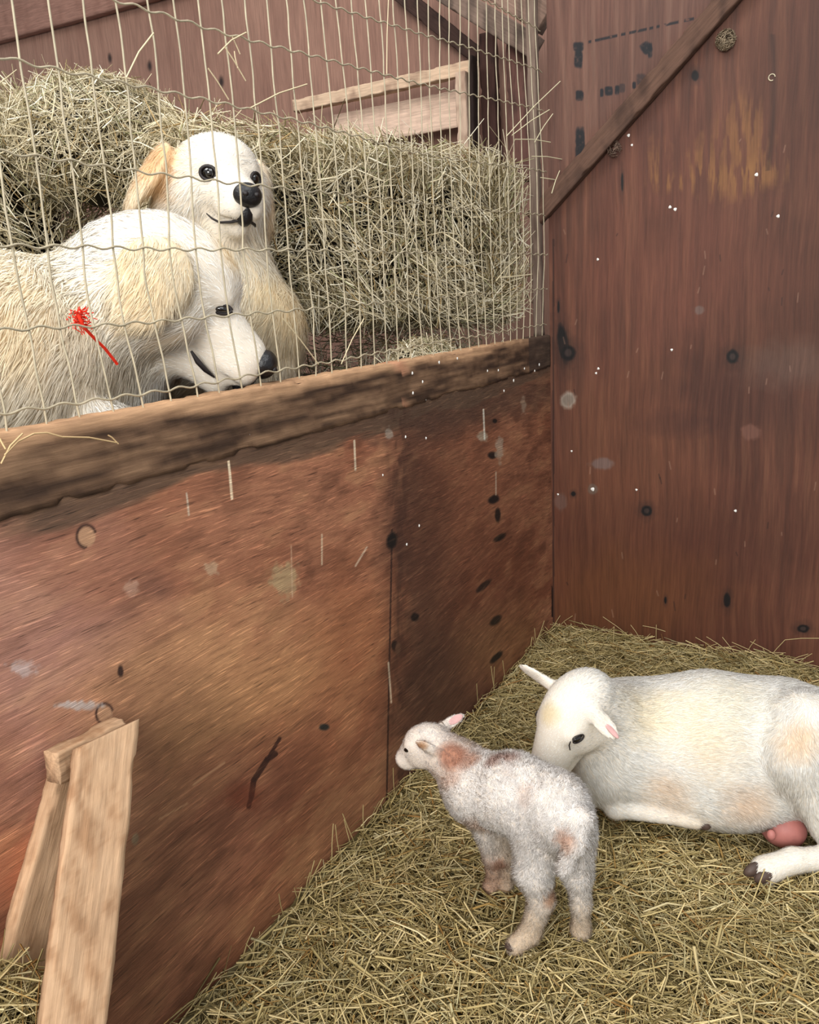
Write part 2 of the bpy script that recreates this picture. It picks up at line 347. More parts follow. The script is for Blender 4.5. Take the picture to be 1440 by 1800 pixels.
def back_cols(P):
    px, py = project(P); s = P[..., 0]; z = P[..., 2]
    c = np.zeros(P.shape)+np.array([112, 66, 50.])
    n1 = fbm(np.stack([s*9, z*1.6], -1), 4, 31); wv = s+.03*fbm(np.stack([s*4, z*3], -1), 2, 77); n2 = fbm(np.stack([wv*55, z*2.6], -1), 4, 33); n3 = fbm(np.stack([s*5, z*5], -1), 4, 35)
    c = mixc(c, np.clip((n1-.5)*5, 0, 1)*.5, (134, 84, 64)); c = mixc(c, np.clip((.47-n1)*5, 0, 1)*.5, (86, 48, 36))
    c = mixc(c, np.clip((n2-.52)*6, 0, 1)*.35, (152, 102, 76)); c = mixc(c, np.clip((.48-n2)*5, 0, 1)*.38, (74, 46, 36))
    c = mixc(c, np.clip((n3-.5)*4, 0, 1)*.35, (130, 76, 60))
    B = lambda *a, **k: blob(px, py, *a, **k)
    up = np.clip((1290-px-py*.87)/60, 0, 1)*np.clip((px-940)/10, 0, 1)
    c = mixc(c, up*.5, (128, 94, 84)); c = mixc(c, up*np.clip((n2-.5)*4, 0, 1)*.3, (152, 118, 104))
    c = mixc(c, B(1390, 150, 90, 220, 0, soft=1.2, seed=5)*.5, (88, 52, 38)); c = mixc(c, B(1390, 560, 120, 180, 0, soft=1.2, seed=5)*.35, (92, 56, 40))
    c = mixc(c, B(1200, 480, 170, 100, 0, soft=1.2, seed=6)*.45, (134, 78, 62))
    c = mixc(c, B(1090, 1000, 200, 130, 0, soft=1.2, seed=7)*.4, (112, 58, 34))
    c = mixc(c, B(1260, 950, 200, 70, 0, soft=1.2, seed=8)*.4, (84, 46, 34)); c = mixc(c, B(1300, 700, 160, 60, 0, soft=1., seed=9)*.35, (78, 46, 40))
    c = mixc(c, B(1180, 745, 70, 22, 0, soft=.8, seed=9)*.45, (70, 40, 36))
    c = mixc(c, B(1080, 1060, 170, 90, 0, soft=1., seed=10)*.5, (138, 84, 46)); c = mixc(c, B(1100, 800, 130, 130, 0, soft=1., seed=11)*.4, (140, 86, 58)); c = mixc(c, B(1400, 640, 80, 40, 0, soft=1., seed=12)*.5, (128, 102, 92))
    streak = np.clip((fbm(np.stack([px/7., py/55.], -1), 4, 51)-.42)*7, 0, 1)
    for x, y, a, b in [(1310, 250, 40, 75), (1240, 290, 26, 45), (1275, 320, 70, 28), (1160, 290, 22, 40), (1345, 300, 36, 26), (1180, 320, 36, 14)]:
        c = mixc(c, B(x, y, a, b, 0, soft=.9, seed=int(x))*streak*.55, (166, 114, 66))
    c = mixc(c, np.clip(1-np.abs(px-1352-10*np.sin(py/90))/7, 0, 1)*(py > 60)*(py < 300)*.5, (52, 32, 26))
    # board splits
    c = mixc(c, (np.abs(px-973.0) < 1.6)*(py > 420)*.6, (50, 28, 22))
    # worn stencilled marks: dashed frame with digits
    ink = (18, 20, 27); fade = np.clip((fbm(np.stack([px/5., py/5.], -1), 3, 61)-.25)*6, 0, 1)
    marks = [(1017, 82, 9, 8, 0), (1017, 104, 7, 15, 0), (1019, 168, 7, 9, 0), (1020, 256, 8, 30, 0), (1136, 84, 9, 10, -35), (1143, 88, 4, 13, 0), (1070, 160, 7, 8, 0), (1058, 163, 3, 7, 0), (1085, 158, 4, 8, 0), (1094, 155, 5, 8, 0), (1115, 150, 3, 6, 0), (1127, 140, 8, 10, 0)]
    for i, (x, y, a, b, an) in enumerate(marks): c = mixc(c, blob(px, py, x, y, a, b, an, soft=.3, wob=.12, seed=i, pw=4)*(.55+.45*fade)*(.45 if i in (3, 11, 9) and i != 3 else .9), ink)
    for x0, x1 in [(1034, 1040), (1046, 1085), (1092, 1100), (1106, 1137), (1142, 1148), (1154, 1160), (1166, 1196), (1203, 1220)]:
        yl = lambda x: 74-(x-1034)*.222
        m = (px > x0)*(px < x1)*np.clip(1-np.abs(py-yl(px))/3.2, 0, 1)*2; c = mixc(c, np.clip(m, 0, 1)*.8*fade, ink)
    # knots
    for x, y, a, b, an in [(1222, 133, 6, 9, 0), (1288, 627, 10, 12, 0), (1137, 898, 9, 9, 0), (1278, 1055, 6, 12, 0), (1008, 868, 4, 4, 0), (990, 604, 9, 32, -8), (999, 620, 13, 13, 0), (1412, 1105, 10, 7, 0), (1170, 1055, 2, 6, 0), (982, 540, 2, 10, 0), (1094, 320, 2, 16, 0)]:
        c = mixc(c, blob(px, py, x, y, a*1.7, b*1.7, an, soft=1., wob=.3)*.5, (64, 40, 32)); c = mixc(c, blob(px, py, x, y, a, b, an, soft=.35, wob=.12), (22, 15, 14))
        if a > 8 and b < 20: c = mixc(c, blob(px, py, x, y, a*.5, b*.5, 0, soft=.5, wob=.1), (66, 50, 46))
    for x, y, a, b, k in [(999, 703, 14, 15, (196, 184, 172)), (1058, 815, 20, 10, (140, 116, 112)), (1320, 760, 17, 13, (138, 92, 78)), (986, 882, 10, 16, (128, 94, 84)), (1042, 860, 9, 9, (132, 110, 98)), (1230, 545, 8, 8, (128, 104, 98))]:
        c = mixc(c, blob(px, py, x, y, a, b, 0, soft=.4, wob=.25, seed=int(x))*.8, k)
    c = mixc(c, blob(px, py, 999, 703, 9, 10, 0, soft=.4, wob=.2)*.6, (134, 118, 106))
    g = np.random.default_rng(5)
    for i in range(46):
        x = g.uniform(990, 1438); y = g.uniform(240, 1080); l = g.uniform(3, 16); k = (190, 150, 130) if i % 3 else (46, 28, 24); dx = g.uniform(-3, 3)
        t = np.clip(((px-x)*dx+(py-y)*l)/(dx*dx+l*l), 0, 1); d = np.hypot(px-x-t*dx, py-y-t*l); c = mixc(c, np.clip(1.6-d, 0, 1)*.45, k)
    c = c*np.array([.76, .76, .74])
    return lin(c)
wall_back = grid_wall('wall_back', (0, 0, -.08), (2.3, 0, 0), (0, 0, 2.68), 1150, 1150, .02, back_cols, M['ply_v'])
tag(wall_back, 'tall maroon brown plywood wall behind the ewe', 'wall', kind='structure')

def far_cols(P):
    s = P[..., 0]; z = P[..., 2]
    n1 = fbm(np.stack([s*3, z*2], -1), 4, 71); n2 = fbm(np.stack([s*22, z*2], -1), 3, 72)
    c = np.zeros(P.shape)+np.array([132, 94, 82.]); c = mixc(c, np.clip((n1-.45)*4, 0, 1)*.5, (150, 110, 96)); c = mixc(c, np.clip((.5-n2)*4, 0, 1)*.3, (108, 72, 62))
    g = np.random.default_rng(3)
    for i in range(16):
        x = g.uniform(-4, 0); y = g.uniform(1.9, 3.0); a = g.uniform(.008, .02); c = mixc(c, np.clip(1.4-np.hypot((s-x)/a, (z-y)/(a*1.6)), 0, 1), (40, 26, 24))
    return lin(c)*np.array([1.12, 1.22, 1.16])
wall_far = grid_wall('wall_far', (-5.0, 1.0, 0), (5.2, 0, 0), (0, 0, 3.9), 520, 390, .02, far_cols, M['ply_v'])
tag(wall_far, 'pinkish brown board wall at the back of the dog pen', 'wall', kind='structure')
fl = mkmesh('floor', np.array([(-5, -3.6, -.075), (2.3, -3.6, -.075), (2.3, 1, -.075), (-5, 1, -.075), (-5, -3.6, -.14), (2.3, -3.6, -.14), (2.3, 1, -.14), (-5, 1, -.14)]), np.array([[0, 1, 2, 3], [4, 7, 6, 5], [0, 4, 5, 1], [1, 5, 6, 2], [2, 6, 7, 3], [3, 7, 4, 0]]), None, M['dirt'], smooth=False)
tag(fl, 'dark earth floor under the bedding', 'floor', kind='structure')
PENZ = .66
pf = mkmesh('floor_pen', np.array([(-5, -3.6, PENZ), (-.03, -3.6, PENZ), (-.03, .99, PENZ), (-5, .99, PENZ), (-5, -3.6, PENZ-.1), (-.03, -3.6, PENZ-.1), (-.03, .99, PENZ-.1), (-5, .99, PENZ-.1)]), np.array([[0, 1, 2, 3], [4, 7, 6, 5], [0, 4, 5, 1], [1, 5, 6, 2], [2, 6, 7, 3], [3, 7, 4, 0]]), None, M['dirt'], smooth=False)
tag(pf, 'raised floor of the dog pen', 'floor', kind='structure')

# top rail of the partition
def rail_cols(V, s):
    px, py = project(V); n = fbm(np.stack([V[:, 1]*9, V[:, 2]*110], -1), 4, 81); n2 = fbm(np.stack([V[:, 1]*5, V[:, 2]*10], -1), 3, 82)
    c = np.zeros((len(V), 3))+np.array([98, 74, 56.])
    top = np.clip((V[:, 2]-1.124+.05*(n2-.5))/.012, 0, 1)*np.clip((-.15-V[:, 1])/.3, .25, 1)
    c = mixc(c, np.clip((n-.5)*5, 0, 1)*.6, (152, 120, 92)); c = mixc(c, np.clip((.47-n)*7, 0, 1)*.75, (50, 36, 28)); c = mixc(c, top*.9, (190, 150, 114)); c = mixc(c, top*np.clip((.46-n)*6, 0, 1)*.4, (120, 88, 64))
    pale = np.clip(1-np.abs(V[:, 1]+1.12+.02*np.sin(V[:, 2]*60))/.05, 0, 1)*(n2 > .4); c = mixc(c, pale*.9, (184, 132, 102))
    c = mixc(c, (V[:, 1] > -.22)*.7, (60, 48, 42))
    return lin(c)
rl = beam('trim_1', (-.019, -3.2, 1.093), (-.019, -.004, 1.093), .118, .044, (0, 0, 1), M['wood'], rough=.0045, cfun=rail_cols, nseg=420)
tag(rl, 'weathered wooden top rail along the plywood partition', 'rail', kind='structure')

def wcol(rgb, dk=(60, 44, 36), seed=1, am=.5):
    def f(V, s):
        n = fbm(np.stack([V[:, 0]*30, V[:, 1]*30, V[:, 2]*12], -1), 3, seed); c = np.zeros((len(V), 3))+np.array(rgb, float)
        return lin(mixc(c, np.clip((.5-n)*5, 0, 1)*am, dk))
    return f
# diagonal brace nailed to the tall wall
a = at(938, 388, 1, -.02); b = at(1330, -58, 1, -.02)
br = beam('diagonal_brace', a, b, .062, .04, (-1, 0, 1), M['wood'], rough=.003, cfun=wcol((90, 66, 54), (50, 36, 30), 3), nseg=140)
tag(br, 'dark rough sawn diagonal brace nailed across the maroon plywood wall', 'brace')
# grey post at the fence corner
cp = beam('corner_post', (-.03, -.03, 1.15), (-.045, -.03, 2.6), .030, .035, (1, 0, 0), M['wood'], rough=.002, cfun=wcol((116, 98, 86), (70, 54, 46), 5), nseg=80)
tag(cp, 'slim grey wooden post standing on the rail in the corner, fence end fixed to it', 'post')

# far pen timbers
g1 = beam('trim_2', at(-30, 52, 1, .96), at(330, -52, 1, .96), .20, .05, (0, 0, 1), M['wood'], cfun=wcol((146, 108, 94), (110, 76, 64), 6, .3), nseg=60)
tag(g1, 'maroon board running along the top of the far pen wall', 'trim', kind='structure')
def P1(px, py, y): return at(px, py, 1, y)
man = empty('hay_manger', tuple(at(836, 230, 1, .8)))
tag(man, 'pale pine manger frame standing against the far wall above the bales', 'manger')
keep_parent(beam('top_rail', P1(520, 188, .78), P1(836, 118, .78), .055, .05, (0, 0, 1), M['wood'], cfun=wcol((206, 176, 148), (120, 92, 76), 7)), man)
keep_parent(beam('post', P1(812, 128, .74), P1(820, 300, .74), .05, .05, (1, 0, 0), M['wood'], cfun=wcol((196, 168, 146), (120, 92, 76), 8)), man)
keep_parent(beam('post_dark_side', P1(831, 100, .76), P1(836, 300, .76), .02, .06, (1, 0, 0), M['wood'], cfun=wcol((44, 32, 28), (24, 18, 16), 9)), man)  # dark side of the post, built as a separate thin strip
keep_parent(beam('back_panel', P1(590, 232, .86), P1(812, 190, .86), .16, .012, (0, 0, 1), M['wood'], cfun=wcol((216, 186, 164), (170, 138, 120), 10, .3)), man)
for nm, A, B, wd, tk, c, lab in [
    ('rafter_brace', P1(690, -22, .93), P1(842, 100, .93), .07, .06, (60, 42, 36), 'dark thin diagonal brace meeting the pale manger rail on the far wall'),
    ('rafter_brace', P1(740, -40, .60), P1(944, 86, .60), .085, .06, (120, 100, 88), 'grey diagonal beam high behind the right end of the wire fence'),
    ('rafter_brace', P1(850, -40, .30), P1(962, 36, .30), .10, .06, (138, 112, 98), 'upper grey board beside the corner post at the top of the fence'),
    ('wall_stud', P1(858, 60, .88), P1(868, 320, .88), .07, .06, (70, 46, 40), 'dark maroon stud behind the wire fence, left of the two studs'),
    ('wall_stud', P1(912, 60, .70), P1(918, 320, .70), .10, .05, (104, 72, 64), 'maroon stud behind the wire fence beside the corner post')]:
    tag(beam(nm, A, B, wd, tk, (0, 0, 1) if nm == 'rafter_brace' else (1, 0, 0), M['wood'], cfun=wcol(c, tuple(v*.5 for v in c), int(A[0]*100) % 50+1)), lab, 'beam')

# ------------------------------------------------------------------ wire fence
fence = tag(empty('wire_fence', (-.012, -1.2, 1.15)), 'rusty galvanised woven wire fence standing on the partition rail', 'fence')
def bulge(y, z):
    return .012*np.sin((y+.4)*5.1)*np.sin((z-1.15)*4)-.010*np.exp(-((z-1.35)/.1)**2)*np.exp(-((y+1.9)/.35)**2)
HW = [[(0, 728), (280, 690), (560, 641), (760, 604), (963, 570)], [(0, 580), (280, 565), (517, 545), (740, 526), (961, 507)], [(0, 427), (240, 435), (494, 438), (730, 443), (957, 447)],
      [(0, 262), (210, 290), (428, 323), (712, 352), (957, 378)], [(0, 93), (218, 136), (440, 190), (712, 262), (955, 300)], [(-60, -95), (230, 0), (440, 68), (700, 135), (955, 192)], [(200, -150), (400, -60), (557, 0), (760, 62), (953, 120)], [(500, -150), (700, -55), (860, 0), (951, 45)]]
gz = np.random.default_rng(12)
for k, pts in enumerate(HW):
    Q = np.array([at(x, y, 0, 0) for x, y in pts]); Y = np.linspace(-2.75, -.012, 300); pf_ = np.polyfit(Q[:, 1], Q[:, 2], 2)
    Z = np.where(Y < Q[0, 1], np.polyval(np.polyfit(Q[:2, 1], Q[:2, 2], 1), Y), np.interp(Y, Q[:, 1], Q[:, 2]))
    Z = np.convolve(np.pad(Z, 12, mode='edge'), np.ones(25)/25, 'valid')
    Z = Z+.0028*np.sin(Y*2*math.pi/.0605*1.0+k)+.003*(vnoise(np.stack([Y*9, Y*0+k*3.1], -1), 8)-.5)
    X = -.012+bulge(Y, Z)+.0015
    V, q = tube_mesh([np.stack([X, Y, Z], 1)], .0017, 6)
    keep_parent(mkmesh('horizontal_wire', V, q, None, M['wire']), fence)
k = 0; y0 = -2.68
while y0 < -.03:
    Z = np.concatenate([np.linspace(1.146, 2.75, 130)])
    lean = gz.normal()*.004
    Y = y0+lean*(Z-1.15)/1.0+.010*(vnoise(np.stack([Z*7, Z*0+k*.35], -1), 21)-.5)+.0045*(vnoise(np.stack([Z*22, Z*0+k*2.7], -1), 22)-.5)
    Y = Y-.028*np.exp(-((Z-1.15)/.10)**2)*np.clip((-1.1-y0)/.8, 0, 1)*0
    X = -.012+bulge(Y, Z)
    V, q = tube_mesh([np.stack([X, Y, Z], 1)], .0017, 6)
    keep_parent(mkmesh('vertical_wire', V, q, None, M['wire']), fence)
    y0 += .0605*gz.uniform(.93, 1.07); k += 1

# ------------------------------------------------------------------ wooden piece leaning on the partition (lower left)
rack = tag(empty('wooden_hay_rack', (.05, -2.25, 0)), 'rough pale wooden slat rack leaning on the partition at lower left', 'rack')
def slat_c(V, s):
    n = fbm(np.stack([V[:, 0]*60, V[:, 1]*60, V[:, 2]*8], -1), 4, 91); c = np.zeros((len(V), 3))+np.array([178, 144, 112.])
    c = mixc(c, np.clip((n-.5)*5, 0, 1)*.4, (198, 166, 134)); return lin(mixc(c, np.clip((.46-n)*6, 0, 1)*.5, (132, 94, 64)))
A = at(188, 1290, 0, .075); B = at(126, 1812, 0, .19); d = (B-A); B2 = A+d*1.9; B2[2] = max(B2[2], -.01)
keep_parent(beam('slat', A, A+d*1.55, .088, .022, px_ray(120, 1500)*0+np.array([.25, 1, -.1]), M['wood'], rough=.003, cfun=slat_c, nseg=160, seed=4, slant=-.05), rack)
A = at(140, 1325, 0, .012); B = at(30, 1745, 0, .012); keep_parent(beam('slat', A, A+(B-A)*1.5, .078, .024, (0, 1, .2), M['wood'], rough=.004, cfun=slat_c, nseg=120, seed=7, taper=-.25), rack)
A = at(92, 1350, 0, .03); B = at(212, 1288, 0, .03); keep_parent(beam('cross_piece', A, B, .05, .03, (0, .4, 1), M['wood'], rough=.004, cfun=slat_c, nseg=50, seed=9), rack)

# ------------------------------------------------------------------ hay bedding
def hay_h(x, y):
    h = .028*fbm(np.stack([x*4, y*4], -1), 3, 101)-.026+.045*np.exp(-x/.07)*fbm(np.stack([x*0+2, y*4], -1), 2, 103)+.05*np.exp(y/.10)*fbm(np.stack([x*5, y*0], -1), 2, 104)
    return h-.022*np.exp(-((x-.85)/.35)**2-((y+1.0)/.16)**2)-.012*np.exp(-((x-.48)/.16)**2-((y+1.55)/.16)**2)
def hay_bed(name, x0, x1, y0, y1, n, seed, hf, lrange=(.05, .17), cols=(HAYC, HAYP), wr=(.0022, .0056), zj=.026):
    g = np.random.default_rng(seed)
    x = g.uniform(x0, x1, n); y = g.uniform(y0, y1, n); L = g.uniform(*lrange, n)*g.uniform(.6, 1, n)
    a = g.uniform(0, 2*math.pi, n)+1.3*(fbm(np.stack([x*3, y*3], -1), 2, seed)-.5)
    ti = g.normal(0, .20, n)+(g.random(n) < .03)*g.uniform(.2, .8, n)
    D = np.stack([np.cos(a)*np.cos(ti), np.sin(a)*np.cos(ti), np.sin(ti)], 1)
    z = hf(x, y)+g.uniform(-zj*.6, zj, n)
    P = np.stack([x, y, z], 1)-D*(L*.5)[:, None]; Wd = g.uniform(*wr, n)*g.choice([.6, 1, 1.35], n, p=[.4, .45, .15])
    # keep the stalks inside the pen
    E = P+D*L[:, None]
    m = (P[:, 0] > .004)*(E[:, 0] > .004)*(P[:, 1] < -.004)*(E[:, 1] < -.004)*(np.minimum(P[:, 2], E[:, 2]) > -.07)
    P, D, L, Wd = P[m], D[m], L[m], Wd[m]
    C = pick(cols[0], cols[1], len(P), g)
    V, Q, C = stalks(P, D, L, Wd, C, .10, seed)
    # mat of chaff underneath
    nx, ny = 160, 200; X, Y = np.meshgrid(np.linspace(x0, x1, nx), np.linspace(y0, y1, ny)); Z = hf(X, Y)-.010+.008*(vnoise(np.stack([X*160, Y*160], -1), 4)-.5)
    G = np.stack([X, Y, Z], -1).reshape(-1, 3); idx = np.arange(nx*ny).reshape(ny, nx)
    Qg = np.stack([idx[:-1, :-1], idx[:-1, 1:], idx[1:, 1:], idx[1:, :-1]], -1).reshape(-1, 4)
    cg = lin([92, 80, 46])*(.5+.9*vnoise(G[:, :2]*120, 9))[:, None]
    return mkmesh(name, np.vstack([V, G]), np.vstack([Q, Qg+len(V)]), np.vstack([C, cg]), M['hay'], smooth=False)
hb = hay_bed('hay_bedding', .004, 1.75, -2.35, -.004, 64000, 3, hay_h)
tag(hb, 'loose pale green hay bedding spread over the pen floor', 'hay', kind='stuff')

def heap(name, cen, rad, n, seed, label, lr=(.04, .13), core=True, cols=(BALC, BALP), ok=None):
    """a mounded heap of loose hay: dark core plus stalks"""
    g = np.random.default_rng(seed); cen = np.array(cen, float); rad = np.array(rad, float)
    v = nrm(g.normal(size=(n, 3))); v[:, 2] = np.where(v[:, 2] < -.8, -v[:, 2], v[:, 2]); P = cen+v*rad*g.uniform(.75, 1.02, (n, 1))
    D = nrm(np.cross(v, g.normal(size=(n, 3)))+v*g.normal(0, .25, (n, 1))); L = g.uniform(*lr, n)
    P = P-D*(L*.5)[:, None]; E = P+D*L[:, None]
    m = np.ones(n, bool) if ok is None else ok(P)*ok(E)
    V, Q, C = stalks(P[m], D[m], L[m], g.uniform(.0015, .004, m.sum()), pick(cols[0], cols[1], m.sum(), g), .12, seed)
    th, ph = np.meshgrid(np.linspace(0, 2*math.pi, 25), np.linspace(0, math.pi, 13)); S = np.stack([np.sin(ph)*np.cos(th), np.sin(ph)*np.sin(th), np.cos(ph)], -1)
    G = (cen+S*rad*.84).reshape(-1, 3); idx = np.arange(25*13).reshape(13, 25)
    Qg = np.stack([idx[:-1, :-1], idx[1:, :-1], idx[1:, 1:], idx[:-1, 1:]], -1).reshape(-1, 4)
    o = mkmesh(name, np.vstack([V, G]), np.vstack([Q, Qg+len(V)]), np.vstack([C, np.zeros((len(G), 3))+lin([34, 28, 18])]), M['hay'], smooth=False)
    return tag(o, label, 'hay', kind='stuff')
heap('hay_heap', (.07, -2.44, .16), (.09, .14, .30), 2600, 31, 'pale hay stuffed behind the slat rack at lower left', ok=lambda p: p[:, 0] > .004, cols=(HAYC, HAYP))

# ------------------------------------------------------------------ bales
def bale(name, corner, ex, ey, ez, n, seed, label, out=.35, group=None, gap=.5, ok=None, dark=.9, wr=(.0022, .0058), lr=(.03, .13)):
    """ex, ey, ez: edge vectors of the bale; stalks lie across every face, dark core standing in for shaded gaps"""
    g = np.random.default_rng(seed); c = np.array(corner, float); E3 = [np.array(e, float) for e in (ex, ey, ez)]
    ctr = c+sum(E3)/2; H = np.array([np.linalg.norm(e)/2 for e in E3]); A = np.stack([e/np.linalg.norm(e) for e in E3])
    # faces sampled by area
    ar = np.array([H[1]*H[2], H[0]*H[2], H[0]*H[1]]); f = g.choice(3, n, p=ar/ar.sum()); sg = g.choice([-1, 1], n)
    loc = g.uniform(-1, 1, (n, 3)); loc[np.arange(n), f] = sg
    nl = np.zeros((n, 3)); nl[np.arange(n), f] = sg
    # rounded box: pull corners in
    rr = .22; q = np.sign(loc)*np.maximum(np.abs(loc)-(1-rr), 0)/rr; qn = np.linalg.norm(q, axis=1); k = np.maximum(qn, 1)[:, None]
    loc = np.where(np.abs(loc) > 1-rr, np.sign(loc)*(1-rr)+q/k*rr, loc); nl = nrm(nl*.6+np.where(qn[:, None] > 0, q, 0))
    lump = (fbm(loc*H*9, 3, seed)-.5)
    Pl = loc*H+nl*(lump*.07)[:, None]+nl*g.uniform(-.10, .03, (n, 1))
    fl = fbm(loc*H*6+3, 2, seed+3)*2*math.pi*1.6
    td = nrm(np.cross(nl, nrm(np.stack([np.cos(fl), np.sin(fl), np.cos(fl*1.7+1)], 1))+g.normal(0, .55, (n, 3))))
    D = nrm(td+nl*np.abs(g.normal(0, out, (n, 1))))
    L = g.uniform(*lr, n)*np.where(g.random(n) < .08, 1.6, 1)
    W3 = A.T; P = ctr+Pl@A; D = D@A; P = P-D*(L*.35)[:, None]
    E = P+D*L[:, None]; m = (np.maximum(P[:, 0], E[:, 0]) < -.018)*(P[:, 1] < .98)
    if ok is not None: m = m*ok(P)*ok(E)
    P, D, L = P[m], D[m], L[m]; C = pick(BALC, BALP, len(P), g)
    V, Q, C = stalks(P, D, L, g.uniform(*wr, len(P)), C, .10, seed, segs=2)
    # core painted near black as the shade between stalks
    nn = 14; fs = []; vs = []; off = 0; t = np.linspace(-1, 1, nn)
    for ax in range(3):
        for s in (-1, 1):
            X, Y = np.meshgrid(t, t); l = np.zeros((nn, nn, 3)); l[..., ax] = s; l[..., (ax+1) % 3] = X; l[..., (ax+2) % 3] = Y
            q = np.sign(l)*np.maximum(np.abs(l)-(1-rr), 0)/rr; kq = np.maximum(np.linalg.norm(q, axis=-1, keepdims=True), 1); l2 = np.where(np.abs(l) > 1-rr, np.sign(l)*(1-rr)+q/kq*rr, l)
            pp = l2*(H-.095)+nrm(l2)*((fbm(l2*H*9, 3, seed)-.5)*.06)[..., None]
            vs.append((ctr+pp@A).reshape(-1, 3)); idx = np.arange(nn*nn).reshape(nn, nn)+off; qd = np.stack([idx[:-1, :-1], idx[:-1, 1:], idx[1:, 1:], idx[1:, :-1]], -1).reshape(-1, 4)
            fs.append(qd if s > 0 else qd[:, ::-1]); off += nn*nn
    G = np.vstack(vs); Qg = np.vstack(fs)
    o = mkmesh(name, np.vstack([V, G]), np.vstack([Q, Qg+len(V)]), np.vstack([C, np.zeros((len(G), 3))+lin([22, 17, 11])]), M['hay'], smooth=False)
    return tag(o, label, 'hay bale', group)
dY = nrm(np.array([-.42, -.9, 0])); dN = np.array([dY[1], -dY[0], 0])    # dN points away from the fence
bale('hay_bale', (-.05, -.06, 1.22), dY*1.28+np.array([0, 0, .06]), dN*.5, (0, 0, .52), 27000, 41, 'large loose hay bale right of the dogs, leaning against the wire fence', out=.55)
bale('hay_bale', (-1.10, -.98, 1.34), (-.05, -1.7, -.02), (-.5, .02, 0), (0, 0, .60), 23000, 42, 'frayed hay bale behind the dogs at upper left', out=.55)
bale('hay_bale', (-.20, -.04, PENZ), dY*1.12, dN*.42, (0, 0, .50), 3000, 43, 'hay bale with painted-in shade lying underneath the large loose bale', out=.3)  # few stalks leave the dark core bare, painting the black gap here
bale('hay_bale', (-1.12, -1.0, PENZ), (-.05, -1.6, 0), (-.45, .02, 0), (0, 0, .66), 3000, 44, 'bottom hay bale under the frayed bale at upper left, behind the dogs', out=.3)
heap('hay_heap', at(188, 262, 0, -1.02), (.20, .32, .20), 7500, 46, 'rounded loose hay mound between the two bales above the near dog', lr=(.04, .13), ok=lambda p: p[:, 0] < -.5)
heap('hay_heap', (-.20, -.62, 1.10), (.08, .20, .075), 1300, 45, 'small tuft of hay fallen against the rail under the large bale', lr=(.04, .12), ok=lambda p: p[:, 0] < -.02)
# stray straws poking out over the maroon wall and caught in the wire
def straws(name, segs, w_, label, cat='straw', c=(222, 212, 176)):
    V, q = tube_mesh([np.array([p0, (np.array(p0)+np.array(p1))/2+np.array([0, -.002, .004]), p1]) for p0, p1 in segs], w_, 4)
    return tag(mkmesh(name, V, q, np.zeros((len(V), 3))+lin(c), M['hay']), label, cat, kind='stuff')
PA = lambda x, y, X: at(x, y, 0, X)
straws('stray_straw', [(PA(890, 240, .005), PA(985, 143, .05)), (PA(900, 238, .005), PA(966, 193, .04)), (PA(935, 275, .005), PA(988, 280, .05)), (PA(950, 312, .0), PA(996, 323, .05)), (PA(905, 245, 0), PA(968, 250, .04)), (PA(940, 250, .0), PA(972, 200, .03)), (PA(970, 340, .03), PA(984, 300, .05))], .0016,
       'straws poking from the large bale through the fence corner over the maroon wall')
straws('stray_straw', [(PA(222, 137, -.01), PA(270, 58, -.005)), (PA(383, 95, -.005), PA(433, 57, -.005)), (PA(407, 62, -.01), PA(422, 95, -.01)), (PA(395, 82, 0), PA(432, 142, 0)), (PA(418, 120, 0), PA(412, 90, 0)), (PA(440, 190, 0), PA(540, 148, 0)), (PA(683, 0, 0), PA(680, 130, 0)), (PA(366, 120, 0), PA(402, 175, 0)), (PA(498, 560, 0), PA(560, 640, 0)), (PA(600, 640, 0), PA(640, 560, 0))], .0014,
       'dry grass stems snagged in the wire fence', c=(214, 196, 160))
gq = np.random.default_rng(9); sg = []
for i in range(26):
    x = gq.uniform(980, 1440); y = 1095+(x-975)*.16+gq.uniform(0, 30); p = at(x, y, 1, -.03); p[2] = max(p[2], .02)
    d = np.array([gq.normal()*.07, -.004, gq.uniform(.0, .07)]); sg.append((p, p+d))
sg += [(at(972, 1095, 1, -.02), at(1010, 1108, 1, -.02)), (at(1010, 1108, 1, -.02), at(1062, 1140, 1, -.03)), (at(960, 1125, 1, -.04), at(985, 1082, 1, -.01)), (at(1130, 1100, 1, -.03), at(1170, 1110, 1, -.03)), (at(1270, 1120, 1, -.03), at(1304, 1165, 1, -.04)), (at(1350, 1160, 1, -.03), at(1380, 1125, 1, -.02)), (at(1380, 1125, 1, -.02), at(1440, 1122, 1, -.02)), (at(1340, 1150, 1, -.03), at(1440, 1172, 1, -.03))]
straws('stray_straw', sg, .0014, 'long dry stems standing against the foot of the maroon wall', c=(190, 168, 120))
sg = []
for i in range(30):
    y = gq.uniform(-2.1, -.2); p = np.array([.02, y, .02]); sg.append((p, p+np.array([gq.uniform(-.012, .03), gq.normal()*.03, gq.uniform(.03, .11)])))
straws('stray_straw', sg, .0012, 'thin stems standing along the foot of the plywood partition', c=(190, 172, 120))
sg = [(PA(8, 800, .022), PA(60, 762, .018)), (PA(60, 762, .018), PA(110, 768, .02)), (PA(110, 768, .02), PA(205, 778, .02)), (PA(2, 815, .022), PA(40, 762, .02)), (PA(10, 790, .022), PA(0, 770, .0)), (PA(190, 765, .02), PA(208, 780, .02))]
straws('stray_straw', sg, .0013, 'curled dry straw lying over the left end of the rail', c=(206, 176, 130))
